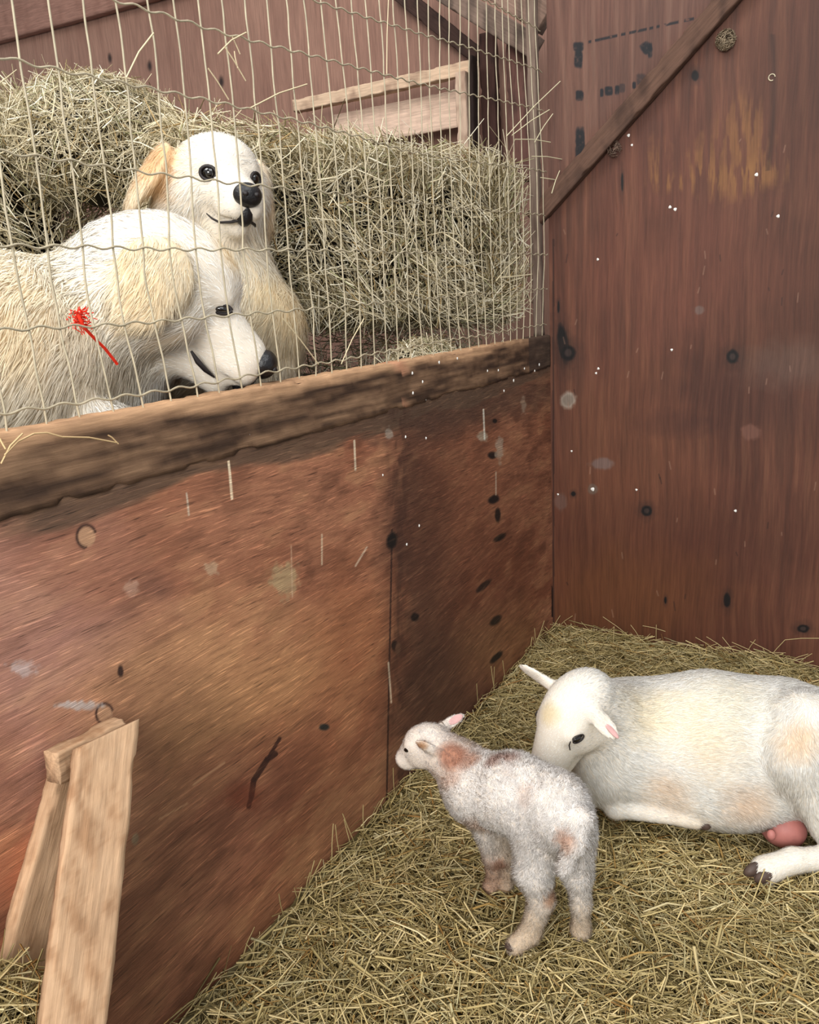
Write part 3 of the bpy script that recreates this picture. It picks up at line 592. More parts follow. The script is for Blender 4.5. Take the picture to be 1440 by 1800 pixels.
# ------------------------------------------------------------------ animals: smooth-union sculpting, then fur
class Sculpt:
    def __init__(s): s.pr = []; s.cuts = []; s.patch = []
    def cone(s, a, b, ra, rb, k=.02, col=None, L=1.0, flow=None, sq=None):
        a = np.array(a, float); b = np.array(b, float)
        fl = nrm(b-a) if flow is None else nrm(np.array(flow, float))
        s.pr.append(dict(t='c', a=a, b=b, ra=ra, rb=rb, k=k, col=col, L=L, flow=fl)); return s
    def ell(s, c, r, ax=None, k=.02, col=None, L=1.0, flow=(0, 0, -1)):
        ax = np.eye(3) if ax is None else np.array(ax, float)
        s.pr.append(dict(t='e', c=np.array(c, float), r=np.array(r, float), ax=ax, k=k, col=col, L=L, flow=nrm(np.array(flow, float)))); return s
    @staticmethod
    def dist(p, P):
        if p['t'] == 'c':
            a, b, ra, rb = p['a'], p['b'], p['ra'], p['rb']; ba = b-a
            h = np.clip(((P-a)@ba)/max(ba@ba, 1e-12), 0, 1)
            q = P-a-h[..., None]*ba
            return np.sqrt((q*q).sum(-1))-(ra+(rb-ra)*h)
        q = (P-p['c'])@p['ax'].T; k0 = np.sqrt(((q/p['r'])**2).sum(-1)); k1 = np.sqrt(((q/p['r']**2)**2).sum(-1))
        return k0*(k0-1)/np.maximum(k1, 1e-9)
    def bbox(s, p):
        if p['t'] == 'c': return np.minimum(p['a']-p['ra'], p['b']-p['rb']), np.maximum(p['a']+p['ra'], p['b']+p['rb'])
        m = p['r'].max(); return p['c']-m, p['c']+m
    def build(s, h, smooth=1):
        bb = [s.bbox(p) for p in s.pr]; lo = np.min([b[0] for b in bb], 0)-3*h; hi = np.max([b[1] for b in bb], 0)+3*h
        n = np.ceil((hi-lo)/h).astype(int)+1; f = np.full(n, .2, np.float32)
        ax = [lo[i]+h*np.arange(n[i]) for i in range(3)]
        def sub(p, m):
            b0, b1 = s.bbox(p); i0 = np.clip(((b0-m-lo)/h).astype(int), 0, n-1); i1 = np.clip(((b1+m-lo)/h).astype(int)+2, 1, n)
            sl = tuple(slice(i0[i], i1[i]) for i in range(3)); g = np.stack(np.meshgrid(*[ax[i][sl[i]] for i in range(3)], indexing='ij'), -1); return sl, g
        for p in s.pr:
            sl, g = sub(p, .05); d = s.dist(p, g); k = p['k']; o = f[sl]
            hh = np.maximum(k-np.abs(o-d), 0)/k; f[sl] = np.minimum(o, d)-hh*hh*k*.25
        for p in s.cuts:
            sl, g = sub(p, .03); d = -s.dist(p, g); k = p['k']; o = f[sl]
            hh = np.maximum(k-np.abs(o-d), 0)/k; f[sl] = np.maximum(o, d)+hh*hh*k*.25
        # surface nets
        ins = f < 0; c = np.zeros(np.array(n)-1, np.int8)
        for dx in (0, 1):
            for dy in (0, 1):
                for dz in (0, 1): c += ins[dx:n[0]-1+dx, dy:n[1]-1+dy, dz:n[2]-1+dz]
        act = (c > 0) & (c < 8); cid = -np.ones(act.shape, np.int64); I = np.argwhere(act); cid[act] = np.arange(len(I))
        acc = np.zeros((len(I), 3)); cnt = np.zeros(len(I))
        corners = [(x, y, z) for x in (0, 1) for y in (0, 1) for z in (0, 1)]
        for ca in corners:
            for d in range(3):
                if ca[d]: continue
                cb = list(ca); cb[d] = 1
                fa = f[I[:, 0]+ca[0], I[:, 1]+ca[1], I[:, 2]+ca[2]]; fb = f[I[:, 0]+cb[0], I[:, 1]+cb[1], I[:, 2]+cb[2]]
                m = (fa < 0) != (fb < 0); t = np.where(m, fa/np.where(m, fa-fb, 1), 0)
                q = np.zeros((len(I), 3))+ca; q[:, d] += t; acc += q*m[:, None]; cnt += m
        V = lo+h*(I+acc/cnt[:, None]); Q = []
        for d in range(3):
            e = [slice(1, n[i]-1) for i in range(3)]; e2 = list(e); e[d] = slice(0, n[d]-1); e2[d] = slice(1, n[d])
            A = ins[tuple(e)]; Bq = ins[tuple(e2)]
            u, v = (d+1) % 3, (d+2) % 3
            for sgn in (0, 1):
                m = (A & ~Bq) if sgn == 0 else (~A & Bq); X = np.argwhere(m); off = np.array([1, 1, 1]); off[d] = 0; X = X+off
                def cc(du, dv):
                    Y = X.copy(); Y[:, u] += du; Y[:, v] += dv; return cid[Y[:, 0], Y[:, 1], Y[:, 2]]
                q = np.stack([cc(-1, -1), cc(0, -1), cc(0, 0), cc(-1, 0)], 1); Q.append(q if sgn == 0 else q[:, ::-1])
        Q = np.vstack(Q)
        for _ in range(smooth):
            S = np.zeros_like(V); N = np.zeros(len(V))
            for a_, b_ in ((0, 1), (1, 2), (2, 3), (3, 0)):
                for i, j in ((a_, b_), (b_, a_)):
                    for x in range(3): S[:, x] += np.bincount(Q[:, i], V[Q[:, j], x], len(V))
                    N += np.bincount(Q[:, i], minlength=len(V))
            V = V*.5+.5*S/np.maximum(N, 1)[:, None]
        s.V, s.Q = V, Q
        fn = np.cross(V[Q[:, 2]]-V[Q[:, 0]], V[Q[:, 3]]-V[Q[:, 1]]); vn = np.zeros_like(V)
        for k in range(4):
            for x in range(3): vn[:, x] += np.bincount(Q[:, k], fn[:, x], len(V))
        s.N = nrm(vn); s.fa = np.linalg.norm(fn, axis=1)/2; return s
    def fields(s, P, tau=.012):
        D = np.stack([s.dist(p, P) for p in s.pr], -1); Wt = np.exp(-(D-D.min(-1, keepdims=True))/tau); Wt /= Wt.sum(-1, keepdims=True)
        fl = Wt@np.array([p['flow'] for p in s.pr]); L = Wt@np.array([p['L'] for p in s.pr])
        c = Wt@np.array([p['col'] if p['col'] is not None else s.col for p in s.pr], float)
        for (cen, rad, rgb, am, soft) in s.patch:
            dd = np.linalg.norm((P-cen)/rad, axis=-1)+(fbm(P*28, 3, 7)-.5)*.8
            c = mixc(c, np.clip((1-dd)/soft+.5, 0, 1)*am, rgb)
        return fl, L, c
    def body(s, name, parent):
        fl, L, c = s.fields(s.V); return keep_parent(mkmesh(name, s.V, s.Q, lin(c*np.array([.93, .90, .86])), M['skin']), parent)
    def fur(s, name, parent, n, Lm, w_, seed, lift=.35, curl=0.0, droop=.3, segs=3, avoid=(), clump=.5, cf=26, vary=.2, rn=.2, keep=None):
        g = np.random.default_rng(seed); fi = g.choice(len(s.Q), n, p=s.fa/s.fa.sum()); a, b = g.random((2, n, 1))
        q = s.Q[fi]; V, Nn = s.V, s.N
        bl = lambda X: (1-a)*(1-b)*X[q[:, 0]]+a*(1-b)*X[q[:, 1]]+a*b*X[q[:, 2]]+(1-a)*b*X[q[:, 3]]
        P = bl(V); N = nrm(bl(Nn)); fl, L, c = s.fields(P)
        m = L > .02
        for cen, r in avoid: m &= np.linalg.norm(P-cen, axis=1) > r*g.uniform(.8, 1.1, n)
        if keep is not None: m &= keep(P)
        P, N, fl, L, c = P[m], N[m], fl[m], L[m], c[m]; n = len(P)
        nv = np.stack([fbm(P*cf+k*9.1, 2, 50+k) for k in range(3)], 1)-.5; nf = np.stack([vnoise(P*cf*3.3+k*5, 60+k) for k in range(3)], 1)-.5
        t = fl+nv*2.2*clump+nf*1.2*clump+g.normal(0, .10, (n, 3)); t = t-N*(t*N).sum(1, keepdims=True); t = nrm(t)
        D = nrm(t+N*lift*g.uniform(.6, 1.4, (n, 1))); LL = L*Lm*g.uniform(.65, 1.15, n)
        Ww = w_*g.uniform(.7, 1.3, n)*np.clip(L, .35, 1.2)**.5
        S = nrm(np.cross(D, N)+g.normal(0, .25, (n, 3)))
        RN = g.normal(0, rn, (n, 3)); rings = []; ns = []; ph = g.uniform(0, 6.28, n); ph = ph*.3+fbm(P*60, 2, 70)*12
        for k in range(segs+1):
            u = k/segs
            dn = -(lift*.8)*u*u  # bend back towards skin
            cpos = P+(D*u+N*dn*.6*u+np.array([0, 0, -1.])*droop*u*u*.5)*LL[:, None]
            if curl: cpos = cpos+(S*np.sin(ph+u*6)[:, None]+N*np.cos(ph+u*6)[:, None])*(curl*LL*u)[:, None]
            wk = Ww*(1-u**1.6*.85); rings += [cpos+S*wk[:, None]*.5, cpos-S*wk[:, None]*.5]
            nn = nrm(N+D*(.15+.35*u)+RN); ns += [nn, nn]
        V2 = np.stack(rings, 1).reshape(-1, 3); N2 = np.stack(ns, 1).reshape(-1, 3); k2 = (segs+1)*2
        qq = np.array([[k*2, k*2+2, k*2+3, k*2+1] for k in range(segs)]); Q2 = (qq[None]+(np.arange(n)*k2)[:, None, None]).reshape(-1, 4)
        c = lin(c)*g.uniform(1-vary, 1+vary*.6, (n, 1)); tip = np.repeat(c, k2, 0)
        return keep_parent(mkmesh(name, V2, Q2, tip, M['fur'], normals=N2), parent)

def frame(fw, up):
    """rows: forward, left, up"""
    f = nrm(np.array(fw, float)); u = np.array(up, float); u = nrm(u-f*(u@f)); return np.stack([f, np.cross(u, f), u])
def ball(name, c, r, mat, parent, ax=None, n=16):
    r = np.broadcast_to(np.array(r, float), (3,)); ax = np.eye(3) if ax is None else ax
    th, ph = np.meshgrid(np.linspace(0, 2*math.pi, n+1), np.linspace(0, math.pi, n)); S = np.stack([np.sin(ph)*np.cos(th), np.sin(ph)*np.sin(th), np.cos(ph)], -1)
    V = (np.array(c)+(S*r)@ax).reshape(-1, 3); idx = np.arange(n*(n+1)).reshape(n, n+1)
    Q = np.stack([idx[:-1, :-1], idx[1:, :-1], idx[1:, 1:], idx[:-1, 1:]], -1).reshape(-1, 4)
    return keep_parent(mkmesh(name, V, Q, None, mat), parent)
def tubep(name, pts, r, mat, parent, sides=8):
    V, q = tube_mesh([pts], r, sides); return keep_parent(mkmesh(name, V, q, None, mat), parent)

# ---------- dog head in its own frame (metres, x forward, y left, z up)
def dog_head(S, pos, A, sc_, white, tan, earT=1.0, ears=None, ek=1.0, eo=(0, 0)):
    W = lambda x, y, z: pos+sc_*(np.array([x, y, z])@A)
    back = -A[0]
    S.ell(W(0, 0, .0), np.array([.088, .080, .076])*sc_, A, .03, white, .55, back)
    S.ell(W(.035, 0, .018), np.array([.06, .060, .052])*sc_, A, .03, white, .42, back)
    S.cone(W(.05, 0, -.018), W(.135, 0, -.034), .050*sc_, .036*sc_, .02, white, .24, back)
    for y in (-1, 1):
        S.ell(W(.066, y*.034, .016), np.array([.024, .018, .014])*sc_, A, .018, white, .16, back)
        S.ell(W(.128, y*.016, -.052), np.array([.040, .022, .024])*sc_, A, .014, white, .14, back)
        S.ell(W(.012, y*.055, -.034), np.array([.062, .040, .056])*sc_, A, .03, white, .75, back-A[2]*.6)
        S.ell(W(-.03, y*.060, -.070), np.array([.055, .045, .05])*sc_, A, .03, white, 1.0, back-A[2])
        # hanging ear flap
        dn = nrm(ears[y]) if ears else nrm(-A[2]-A[0]*.15+A[1]*y*.25)
        out = A[1]*y+A[2]*.15; out = nrm(out-dn*(out@dn)); EX = np.stack([dn, np.cross(out, dn), out]); B0 = W(-.028+eo[0], y*.080, .030+eo[1])
        S.ell(B0+dn*.040*sc_*ek+out*.012*sc_, np.array([.056*ek, .056*ek, .014])*sc_, EX, .03, tan, .6, dn)
        S.ell(B0+dn*.086*sc_*ek+out*.022*sc_, np.array([.048*ek, .042*ek, .011])*sc_, EX, .016, tan, .6, dn)
    S.cone(W(.03, 0, -.066), W(.125, 0, -.080), .034*sc_, .020*sc_, .014, white, .22, back)
    S.cuts.append(dict(t='c', a=W(.168, 0, -.067), b=W(.085, 0, -.066), ra=.006*sc_, rb=.004*sc_, k=.008))
    for y in (-1, 1): S.cuts.append(dict(t='c', a=W(.150, y*.022, -.070), b=W(.080, y*.050, -.066), ra=.005*sc_, rb=.003*sc_, k=.006))
    return W
def dog_face(W, A, sc_, root, half=False, EY=None, es=1.0):
    EY = A if EY is None else EY
    nz = W(.166, 0, -.026)
    nose = ball('nose', nz, np.array([.019, .026, .021])*sc_, M['black'], root, A)
    for y in (-1, 1):
        ball('nostril', W(.182, y*.010, -.024), np.array([.005, .006, .0045])*sc_, M['lip'], nose, A, 8)
    ball('philtrum', W(.155, 0, -.052), np.array([.015, .018, .027])*sc_, M['black'], nose, A, 10)
    av = [(nz, .020*sc_), (W(.172, 0, -.04), .008*sc_)]
    for y in (-1, 1):
        e = W(.083, y*.040, .004); av.append((e, .0135*sc_))
        ne = nrm(.82*A[0]+.57*y*A[1]); te = np.cross(A[2], ne)
        tubep('eyelid', [e+sc_*(np.array([math.cos(t)*.0128, y*.0045, math.sin(t)*(.0095 if not half else .0055)])@EY)*es for t in np.linspace(0, 2*math.pi, 17)] if half else [e+sc_*es*(.0065*ne+math.cos(t)*.0125*te+math.sin(t)*.0100*A[2]) for t in np.linspace(0, 2*math.pi, 17)], .0026*sc_*es, M['lip'], root)
        eb = ball('eye', e, np.array([.0125, .0115, .0105 if not half else .0055])*sc_*es, M['eye'], root, EY)
    # lips
    for y in (-1, 1):
        lp = [W(.160, y*.005, -.067), W(.150, y*.022, -.073), W(.125, y*.033, -.076), W(.098, y*.038, -.071), W(.080, y*.042, -.064)]; lr = np.array([.0026, .0026, .0022, .0018, .0010])
        if half: lp = [W(.122, y*.030, -.076), W(.108, y*.037, -.074), W(.094, y*.041, -.070), W(.080, y*.043, -.063)]; lr = np.array([.0012, .0034, .0038, .0016])
        tubep('lip', lp, lr*sc_, M['lip'], root)
    return av

WH = (243, 239, 231); CREAM = (241, 231, 210); TAN = (226, 184, 136)
# ---------- dog 1: in front, standing along the fence, head lowered to the right
dog1 = tag(empty('dog', (-.25, -2.2, PENZ)), 'cream white dog nearest the fence, head lowered in profile, orange twine on its neck', 'dog')
d1 = Sculpt(); d1.col = CREAM
HP = at(292, 485, 0, -.190); HA = frame(camdir(.82, -.53, -.26), camdir(.56, .82, .06)); HS = 1.5
W1 = dog_head(d1, HP, HA, HS, WH, (247, 234, 206), ears={-1: camdir(-.34, -.94, 0), 1: camdir(-.34, -.94, -.1)}, ek=.80, eo=(.022, -.006))
nb = HP+HS*np.array([-.05, 0, -.03])@HA
c1 = np.array([-.33, -2.02, 1.22]); c0 = np.array([-.33, -2.30, 1.225]); c2 = np.array([-.30, -2.75, 1.20])
nk = at(215, 560, 0, -.30)
d1.cone(nb, nk, .088, .125, .05, WH, 1.0, at(100, 640, 0, -.2)-nb)
d1.cone(nk, c1, .130, .185, .06, CREAM, 1.15, (0, -.8, -.7))
d1.cone(c1, c0, .190, .185, .06, CREAM, 1.1, (0, -.8, -.6))
d1.cone(c0, c2, .185, .165, .06, CREAM, 1.1, (0, -1, -.5))
d1.cone(nk+[0, -.02, -.08], np.array([-.30, -1.86, 1.05]), .10, .13, .05, WH, 1.2, (0, -.2, -1))
for x in (-.14, -.38):
    d1.cone((x, -1.93, 1.08), (x, -1.90, .90), .075, .05, .05, WH, .9, (0, 0, -1)); d1.cone((x, -1.90, .90), (x, -1.91, PENZ+.04), .048, .036, .02, WH, .6, (0, 0, -1)); d1.ell((x, -1.88, PENZ+.032), (.042, .06, .032), None, .02, WH, .4)
    d1.cone((x, -2.75, 1.12), (x, -2.66, .94), .10, .06, .05, WH, .9, (0, 0, -1)); d1.cone((x, -2.66, .94), (x, -2.80, .80), .055, .036, .02, WH, .6, (0, 0, -1)); d1.cone((x, -2.80, .80), (x, -2.77, PENZ+.04), .036, .034, .02, WH, .5, (0, 0, -1)); d1.ell((x, -2.75, PENZ+.032), (.042, .06, .032), None, .02, WH, .4)
d1.cone((-.28, -2.88, 1.25), (-.30, -3.02, 1.0), .05, .04, .04, WH, 1.3, (0, -.3, -1)); d1.cone((-.30, -3.02, 1.0), (-.30, -3.05, .82), .04, .02, .03, WH, 1.3, (0, 0, -1))
d1.patch += [(at(100, 490, 0, -.09), .10, (243, 219, 174), .6, 1.), (at(395, 460, 0, -.10), .045, (244, 218, 170), .7, 1.), (at(250, 500, 0, -.07), .06, (244, 224, 186), .7, 1.), (at(180, 410, 0, -.12), .06, (244, 222, 180), .6, 1.), (at(310, 640, 0, -.10), .05, (232, 208, 168), .5, 1.),
             (at(30, 560, 0, -.08), .09, (244, 220, 176), .6, 1.)]
d1.build(.006, 2); d1.body('body', dog1); av = dog_face(W1, HA, HS, dog1, half=True, EY=frame(camdir(.98, -.10, -.35), HA[2]))
d1.fur('fur_coat', dog1, 105000, .046, .0017, 11, lift=.42, avoid=av, clump=.55, cf=18, droop=.35, keep=lambda P: P[:, 1] > -2.7)
tw = [at(134, 548, 0, -.045), at(140, 560, 0, -.04), at(150, 578, 0, -.042), at(165, 594, 0, -.05), at(184, 612, 0, -.06), at(206, 640, 0, -.07)]
# ---------- dog 2: behind, facing the camera
dog2 = tag(empty('dog', (-.5, -1.7, PENZ)), 'white dog behind with tan ear, black nose and dark eyes looking at the camera', 'dog')
d2 = Sculpt(); d2.col = WH
HP2 = J(378, 313, 2.08); HA2 = frame(camdir(.53, -.33, .78), camdir(.08, .95, .28)); HS2 = 1.36
W2 = dog_head(d2, HP2, HA2, HS2, WH, (242, 226, 200), ears={-1: camdir(-.40, -.90, 0), 1: camdir(.0, -.95, -.35)})
n2 = HP2+HS2*np.array([-.04, 0, -.06])@HA2; ch = J(436, 585, 2.13)
d2.cone(n2, ch, .110, .125, .06, CREAM, 1.1, (0, 0, -1))
bk = np.array([-.70, -1.95, 1.16])
d2.cone(ch, bk, .135, .16, .06, CREAM, 1.1, (0, -1, -.5)); d2.cone(bk, (-.74, -2.25, 1.14), .17, .15, .06, CREAM, 1.1, (0, -1, -.5))
d2.cone(ch, ch+[.02, -.02, -.16], .12, .09, .05, CREAM, 1.0, (0, 0, -1))
for dx in (-.09, .07):
    p = ch+[dx, -.02, -.1]; f = np.array([p[0], p[1], PENZ+.04]); d2.cone(p, f, .07, .04, .03, CREAM, .8, (0, 0, -1)); d2.ell(f+[.01, -.02, -.01], (.045, .055, .03), None, .02, WH, .4)
    p = np.array([-.74+dx, -2.25, 1.08]); d2.cone(p, (p[0], -2.2, .9), .09, .05, .05, CREAM, .8, (0, 0, -1)); d2.cone((p[0], -2.2, .9), (p[0], -2.26, PENZ+.04), .045, .036, .02, CREAM, .6, (0, 0, -1)); d2.ell((p[0], -2.24, PENZ+.03), (.042, .055, .03), None, .02, WH, .4)
d2.patch += [(W2(-.01, -.09, .0), .070, TAN, .8, .8), (W2(.075, -.045, .014), .02, (226, 212, 196), .4, 1.), (W2(.0, .085, -.06), .05, (240, 214, 170), .6, 1.), (J(490, 560, 2.06), .10, (238, 216, 170), .6, 1.)]
d2.build(.006, 2); d2.body('body', dog2); av2 = dog_face(W2, HA2, HS2, dog2, es=1.15)
d2.fur('fur_coat', dog2, 70000, .040, .0016, 12, lift=.42, avoid=av2, clump=.5, cf=20, droop=.35)
# orange twine collar of the near dog: fluffy tuft and a strand lying in the fur
g = np.random.default_rng(4); tv, tq = tube_mesh([tw], .0026, 6)
twine = tag(mkmesh('twine_collar', tv, tq, None, M['red']), 'orange red twine strand and frayed tuft around the near dog neck', 'collar')
paths = []
for i in range(70):
    p = at(138, 557, 0, -.055)+g.normal(0, .0065, 3); d = g.normal(size=3)*.0065+np.array([.008, 0, -.004]); paths.append([p, p+d*.6+g.normal(0, .002, 3), p+d])
V, q = tube_mesh(paths, .0009, 4); keep_parent(mkmesh('frayed_tuft', V, q, None, M['red']), twine)

# ---------- sheep head (x forward, y left, z up), ewe size
def sheep_head(S, pos, A, sc_, c, earc, L=.5, baby=False):
    W = lambda x, y, z: pos+sc_*(np.array([x, y, z])@A); back = -A[0]
    S.ell(W(0, 0, 0), np.array([.066, .056, .056])*sc_, A, .02, c, L, back)
    m = .72 if baby else 1.0
    S.cone(W(.035, 0, -.006), W(.150*m, 0, -.040), .050*sc_, .029*sc_, .02, c, L*.6, back)
    S.ell(W(.158*m, 0, -.046), np.array([.026, .027, .025])*sc_, A, .012, c, L*.4, back)
    S.cone(W(.01, 0, -.052), W(.145*m, 0, -.064), .036*sc_, .018*sc_, .016, c, L*.6, back)
    for y in (-1, 1):
        S.ell(W(.038, y*.038, .010), np.array([.024, .015, .015])*sc_, A, .012, c, L*.5, back)
        S.ell(W(.022, y*.026, -.040), np.array([.044, .026, .036])*sc_, A, .016, c, L*.7, back)
    return W
def sheep_ear(S, base, tip, face, wid, thk, c, L=.5, k=.01):
    """leaf-shaped ear from base to tip, 'face' is the normal of the flat side"""
    base = np.array(base); tip = np.array(tip); d = tip-base; l = np.linalg.norm(d); x = d/l; z = np.array(face, float); z = nrm(z-x*(z@x)); A = np.stack([x, np.cross(z, x), z])
    S.ell(base+d*.45, (l*.56, wid, thk), A, k, c, L, x); S.cone(base-d*.05, base+d*.25, wid*.55, thk*1.3, k*1.5, c, L, x)
    return A

# ---------- ewe
ewe = tag(empty('ewe', (.85, -.95, 0)), 'white ewe lying on the hay, head turned to nuzzle the lamb', 'sheep')
EW = (243, 240, 233); EC = (238, 226, 208); ET = (232, 208, 180)
e = Sculpt(); e.col = EW
EA = frame(camdir(-.56, -.80, .10), camdir(-.62, .42, .50)); ES = 1.22; EP = J(1006, 1246, 1.92)
WE = sheep_head(e, EP, EA, ES, EW, EW, .42)
def fz(px, py, t, rz): p = J(px, py, t); return p
s1 = J(1125, 1308, 2.12); s2 = J(1250, 1312, 2.06); s3 = J(1370, 1318, 2.03); s4 = J(1470, 1345, 2.02)
e.cone(EP+ES*np.array([-.045, 0, -.02])@EA, J(1088, 1296, 2.08), .055, .130, .05, EW, .9, s1-EP)
e.cone(J(1088, 1296, 2.08), s1, .130, .160, .05, EW, 1, s2-s1)
e.cone(s1, s2, .160, .176, .05, EW, 1, s2-s1); e.cone(s2, s3, .178, .165, .05, EW, 1, s2-s1); e.cone(s3, s4, .165, .14, .05, EW, 1, (.4, 0, -1))
e.ell(J(1062, 1358, 2.04), (.08, .08, .08), None, .05, EW, 1, (.5, 0, -.6))         # brisket
for (x, y, t, r) in ((1150, 1368, 2.06, .065), (1230, 1382, 2.02, .07), (1300, 1396, 1.99, .07)):   # belly spread on the ground
    p = J(x, y, t); e.ell((p[0], p[1], max(p[2], r*.9)), (.10, .09, r), None, .05, EW, .95, (.7, 0, -.7))
# near hind leg: thigh, shank, hock off to the right, cannon and foot coming back left
h1 = J(1420, 1290, 1.90); h2 = J(1398, 1330, 1.87); h3 = J(1458, 1448, 1.86); h4 = J(1488, 1508, 1.86); h5 = J(1395, 1512, 1.835); h6 = J(1345, 1530, 1.82)
e.cone(J(1470, 1310, 1.97), h1, .12, .085, .05, EW, 1, (.1, 0, -1)); e.cone(h1, h2, .085, .065, .04, EW, 1, (.1, 0, -1)); e.cone(h2, h3, .060, .042, .03, EW, .9, (.2, 0, -1)); e.cone(h3, h4, .040, .030, .02, EW, .7)
e.cone(h4, h5, .030, .025, .015, EW, .6); e.cone(h5, h6, .025, .031, .015, EW, .5)
e.cone(s4+[.12, .03, .02], s4+[.165, .02, -.13], .03, .016, .03, EW, .9, (0, 0, -1))
# front leg folded under the chest
f1 = J(1082, 1420, 2.00); f2 = J(1205, 1440, 1.955); f3 = J(1224, 1446, 1.95)
e.cone(J(1110, 1400, 2.05), f1, .05, .026, .02, EW, .7); e.cone(f1, f2, .022, .017, .014, EW, .5); e.cone(f2, f3, .017, .016, .01, EC, .4)
# ears
for yy, tip, face in ((-1, J(912, 1168, 1.99), EA[0]*.7+EA[2]*.5), (1, J(1086, 1300, 1.835), camdir(.3, .1, 1))):
    base = WE(-.016, yy*.056, .010); sheep_ear(e, base, tip, face, .023, .0065, EW, .35, .012)
e.patch += [(J(1245, 1310, 1.88), .07, (236, 220, 194), .7, 1.2), (J(1170, 1385, 1.96), .05, (230, 206, 180), .7, 1.3), (J(1400, 1300, 1.80), .045, ET, .95, 1.), (J(1150, 1250, 1.95), .07, (244, 232, 204), .8, 1.2), (WE(.035, 0, .052), .028, (226, 212, 178), .8, 1.), (J(1310, 1410, 1.90), .05, (236, 208, 180), .7, 1.2),
            (J(1270, 1230, 1.92), .09, (244, 236, 214), .6, 1.2), (h6, .022, (206, 182, 154), .5, 1.)]
e.build(.0055, 2); e.body('body', ewe)
ear_in = J(1074, 1283, 1.862)
eav = []
for yy in (-1, 1):
    p = WE(.040, yy*(.0540 if yy > 0 else .050), .008); eav.append((p, .0145))
    ax = frame(EA[0]*.6+EA[2]*.5, EA[2])
    ball('eye', p, (.0145, .0080, .0080), M['eye'], ewe, ax)
    tubep('eyelid', [p+np.array([math.cos(a)*.0160, yy*(.0040), math.sin(a)*.0088])@ax for a in np.linspace(0, 2*math.pi, 17)], .0018, M['lip'], ewe)
    tubep('tear_line', [WE(.052, yy*.050, .014), WE(.060, yy*.049, .010), WE(.066, yy*.0485, .000)], .0013, M['lip'], ewe)
for yy in (-1, 1): ball('nostril', WE(.176, yy*.014, -.040), (.006, .004, .005), M['pink'], ewe, EA, 8)
tubep('mouth_line', [WE(.172, -.016, -.062), WE(.182, 0, -.060), WE(.172, .016, -.062)], .002, M['pink'], ewe)
e.fur('wool_coat', ewe, 170000, .017, .0012, 13, lift=.45, avoid=eav, clump=.5, cf=24, droop=.1, segs=2)
b = WE(-.016, .056, .010); tp = J(1086, 1300, 1.835); n_ = camdir(.55, .2, .9)
ball('ear_lining', (b+tp)/2*1.0+(tp-b)*.16+n_*.0065, (np.linalg.norm(tp-b)*.30, .0075, .0035), M['pink'], ewe, frame(tp-b, n_), 12)
ball('udder', J(1377, 1457, 1.935), (.052, .042, .044), M['udder'], ewe)
ball('teat', J(1356, 1468, 1.888), (.010, .010, .013), M['udder'], ewe)
for (x, y, t, sx) in ((1326, 1528, 1.815, .017), (1345, 1540, 1.800, .017)):
    ax = frame(camdir(-.9, -.42, .05), (0, 0, 1)); ball('hoof', J(x, y, t), (.026, .0125, .015), M['hoof'], ewe, ax)
ball('hoof', J(1238, 1450, 1.945), (.016, .011, .012), M['hoof'], ewe)

# ---------- lamb
lamb = tag(empty('lamb', (.5, -1.55, 0)), 'newborn white lamb with brown patches standing with its back to the camera', 'lamb')
LW = (244, 238, 232); LB = (192, 158, 136); LT = (208, 190, 168)
l = Sculpt(); l.col = LW
LA = frame(camdir(-.80, -.30, -.50), camdir(-.28, .93, .10)); LS = .66; LP = J(750, 1303, 1.80)
WL = sheep_head(l, LP, LA, LS, LW, LW, .45, baby=True)
sh = J(842, 1385, 1.755); mid = J(905, 1395, 1.69); rp = J(974, 1416, 1.615); nk0 = J(775, 1318, 1.80); nk1 = J(806, 1345, 1.79)
l.cone(LP+LS*np.array([-.02, 0, -.01])@LA, nk0, .034, .036, .02, LW, .7, sh-LP); l.cone(nk0, nk1, .037, .047, .02, LB, .8, sh-LP); l.cone(nk1, sh, .047, .066, .03, LW, 1, sh-LP)
l.cone(sh, mid, .070, .074, .03, LW, 1, rp-sh); l.cone(mid, rp, .073, .066, .03, LW, 1, (.5, -.3, -.6)); l.ell(J(990, 1440, 1.59), (.048, .05, .055), None, .03, LW, 1, (.2, -.2, -1))
# front legs
l.cone(J(852, 1425, 1.76), J(868, 1500, 1.80), .040, .022, .02, LW, .8); l.cone(J(868, 1500, 1.80), J(868, 1548, 1.835), .0205, .015, .012, LB, .6); l.cone(J(868, 1548, 1.835), J(862, 1558, 1.835), .016, .016, .01, LB, .5)
l.cone(J(888, 1440, 1.76), J(893, 1500, 1.80), .036, .019, .02, LT, .8); l.cone(J(893, 1500, 1.80), J(890, 1550, 1.84), .018, .014, .012, LT, .5); l.cone(J(890, 1550, 1.84), J(886, 1558, 1.84), .015, .015, .01, LT, .5)
# hind legs
l.cone(J(945, 1455, 1.635), J(938, 1530, 1.645), .052, .034, .025, LW, 1); l.cone(J(938, 1530, 1.645), J(952, 1582, 1.655), .033, .0235, .02, LW, .7); l.cone(J(952, 1582, 1.655), J(932, 1640, 1.665), .0235, .020, .012, LT, .6); l.cone(J(932, 1640, 1.665), J(906, 1662, 1.655), .020, .019, .012, LT, .5)
l.cone(J(1008, 1460, 1.61), J(1015, 1535, 1.645), .042, .027, .025, LW, 1); l.cone(J(1015, 1535, 1.645), J(1021, 1590, 1.67), .025, .018, .015, LW, .6); l.cone(J(1021, 1590, 1.67), J(1021, 1630, 1.69), .018, .017, .012, LT, .5); l.cone(J(1021, 1630, 1.69), J(1021, 1636, 1.69), .018, .019, .012, LT, .5)
